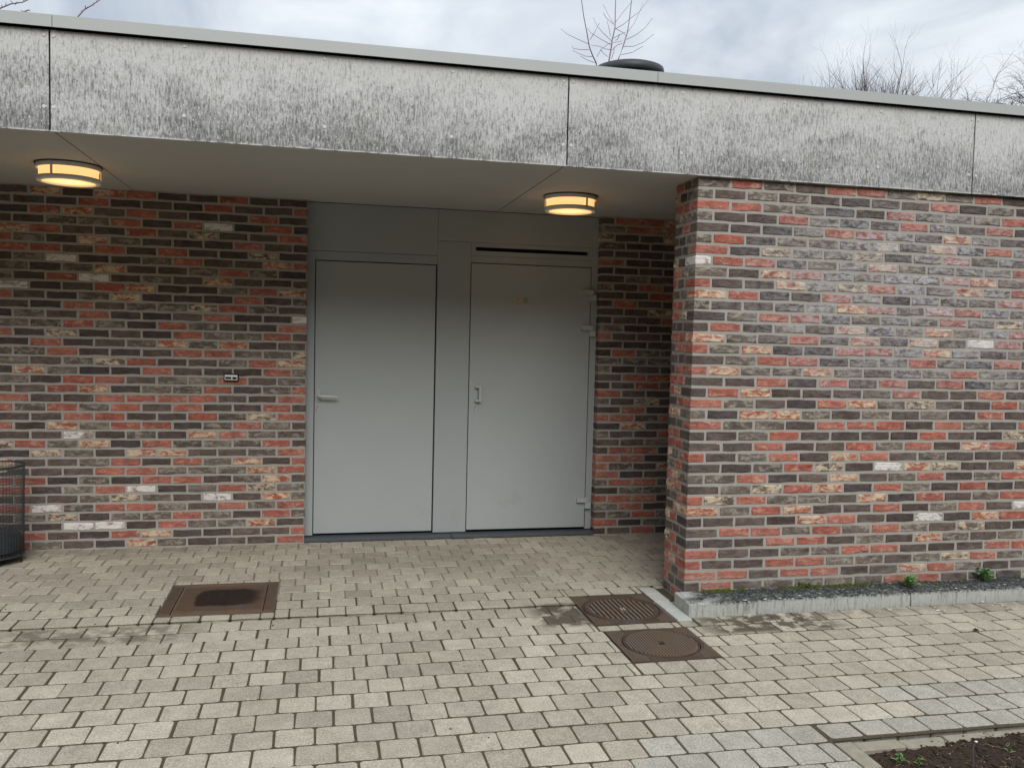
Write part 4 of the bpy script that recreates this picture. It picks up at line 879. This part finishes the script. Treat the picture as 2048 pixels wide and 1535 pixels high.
# branch tips of a tree behind the left end
Y4 = 6.6; p0 = at_y(40, 60, Y4); tr = empty('bare_tree', (p0.x - .6, Y4, 0), 'bare budding branch tips of a tree behind the left roof edge', 'tree', 'bare trees behind the flat roof'); OT = Matrix.Translation((-(p0.x - .6), -Y4, 0))
tk = B().tube([(p0.x - .6, Y4, -.1), (p0.x - .55, Y4, 1.8), (p0.x - .5, Y4, 3.3)], [.09, .075, .06], 7); rpart('trunk', tk, BARK_P, tr, OT); cw = B(); f0 = Vector((p0.x - .5, Y4, 3.3))
for pts in ([(-60, 60), (0, 17), (22, 8), (45, 5), (62, -3), (100, -30)], [(120, 75), (152, 38), (168, 20), (185, 10), (204, -3), (240, -30)], [(30, 40), (45, 25), (58, 20)]):
    ln = px_line(pts, Y4, .2); ln = [f0, f0.lerp(ln[0], .5) + Vector((0, 0, -.1))] + ln; cw.tube(ln, [.02, .014] + [.010 * (1 - .12 * i) for i in range(len(ln) - 2)], 4)
    for a_, c_ in zip(ln[2:-1], ln[3:]):
        for k in range(3):
            q = a_.lerp(c_, (k + .5) / 3); dv_ = Vector((random.uniform(-1, 1), random.uniform(-.5, .5), random.uniform(-.4, 1))).normalized() * random.uniform(.02, .05); cw.tube([q, q + dv_], [.006, .003], 4)
rpart('crown', cw, BARK_P, tr, OT)

# ------------------------------------------------------------------ added belt of dark trees, unseen, blocks low sky to darken the recess
wv = []; wf = []; pts = [(-34, 10), (-30, -6), (-18, -16), (0, -19), (18, -17), (30, -8), (36, 8)]; nn = 90; mm = 14
def path(t_):
    k = min(len(pts) - 2, int(t_ * (len(pts) - 1))); f_ = t_ * (len(pts) - 1) - k; return Vector(pts[k]).lerp(Vector(pts[k + 1]), f_)
for i in range(nn + 1):
    c_ = path(i / nn); top = 9.0 + 1.8 * noise.noise((i * .31, 2, 0)) + .7 * noise.noise((i * 1.1, 5, 0))
    for j in range(mm + 1):
        a_ = math.pi * j / mm; r_ = 1.6 + .5 * noise.noise((i * .7, j * .9, 3)); d_ = Vector((-c_.x, -c_.y)).normalized()
        off = math.cos(a_) * r_; wv.append((c_.x + d_.x * off, c_.y + d_.y * off, -.12 + max(0, math.sin(a_)) ** .35 * top * (1 + .06 * noise.noise((i * .9, j * 1.3, 8)))))
for i in range(nn):
    for j in range(mm): a_ = i * (mm + 1) + j; wf.append((a_, a_ + 1, a_ + mm + 2, a_ + mm + 1))
o = link('sky_blocker', mesh('sky_blocker', wv, wf, simple('sky_blocker', (0.035, 0.032, 0.024), (0.075, 0.067, 0.05), 3, 0.95, 0.1, 0.8, 0, 0.05)))
tag(o, 'unseen dark tree belt added to block the low sky', 'sky_blocker', kind='stuff')
# grit and crumbs on the paving
gt = B()
for i in range(90):
    x, y = random.uniform(-2.2, 4.5), random.uniform(-1.7, 1.7)
    if any(h[0] - .02 < x < h[1] + .02 and h[2] - .02 < y < h[3] + .02 for h in HOLES): continue
    blob(gt, x, y, (0.001 if y > YS else -.005), random.choice([.0025, .003, .004, .006]))
tag(gt.build('grit', SOIL), 'dark crumbs and grit scattered over the paving', 'grit', kind='stuff')
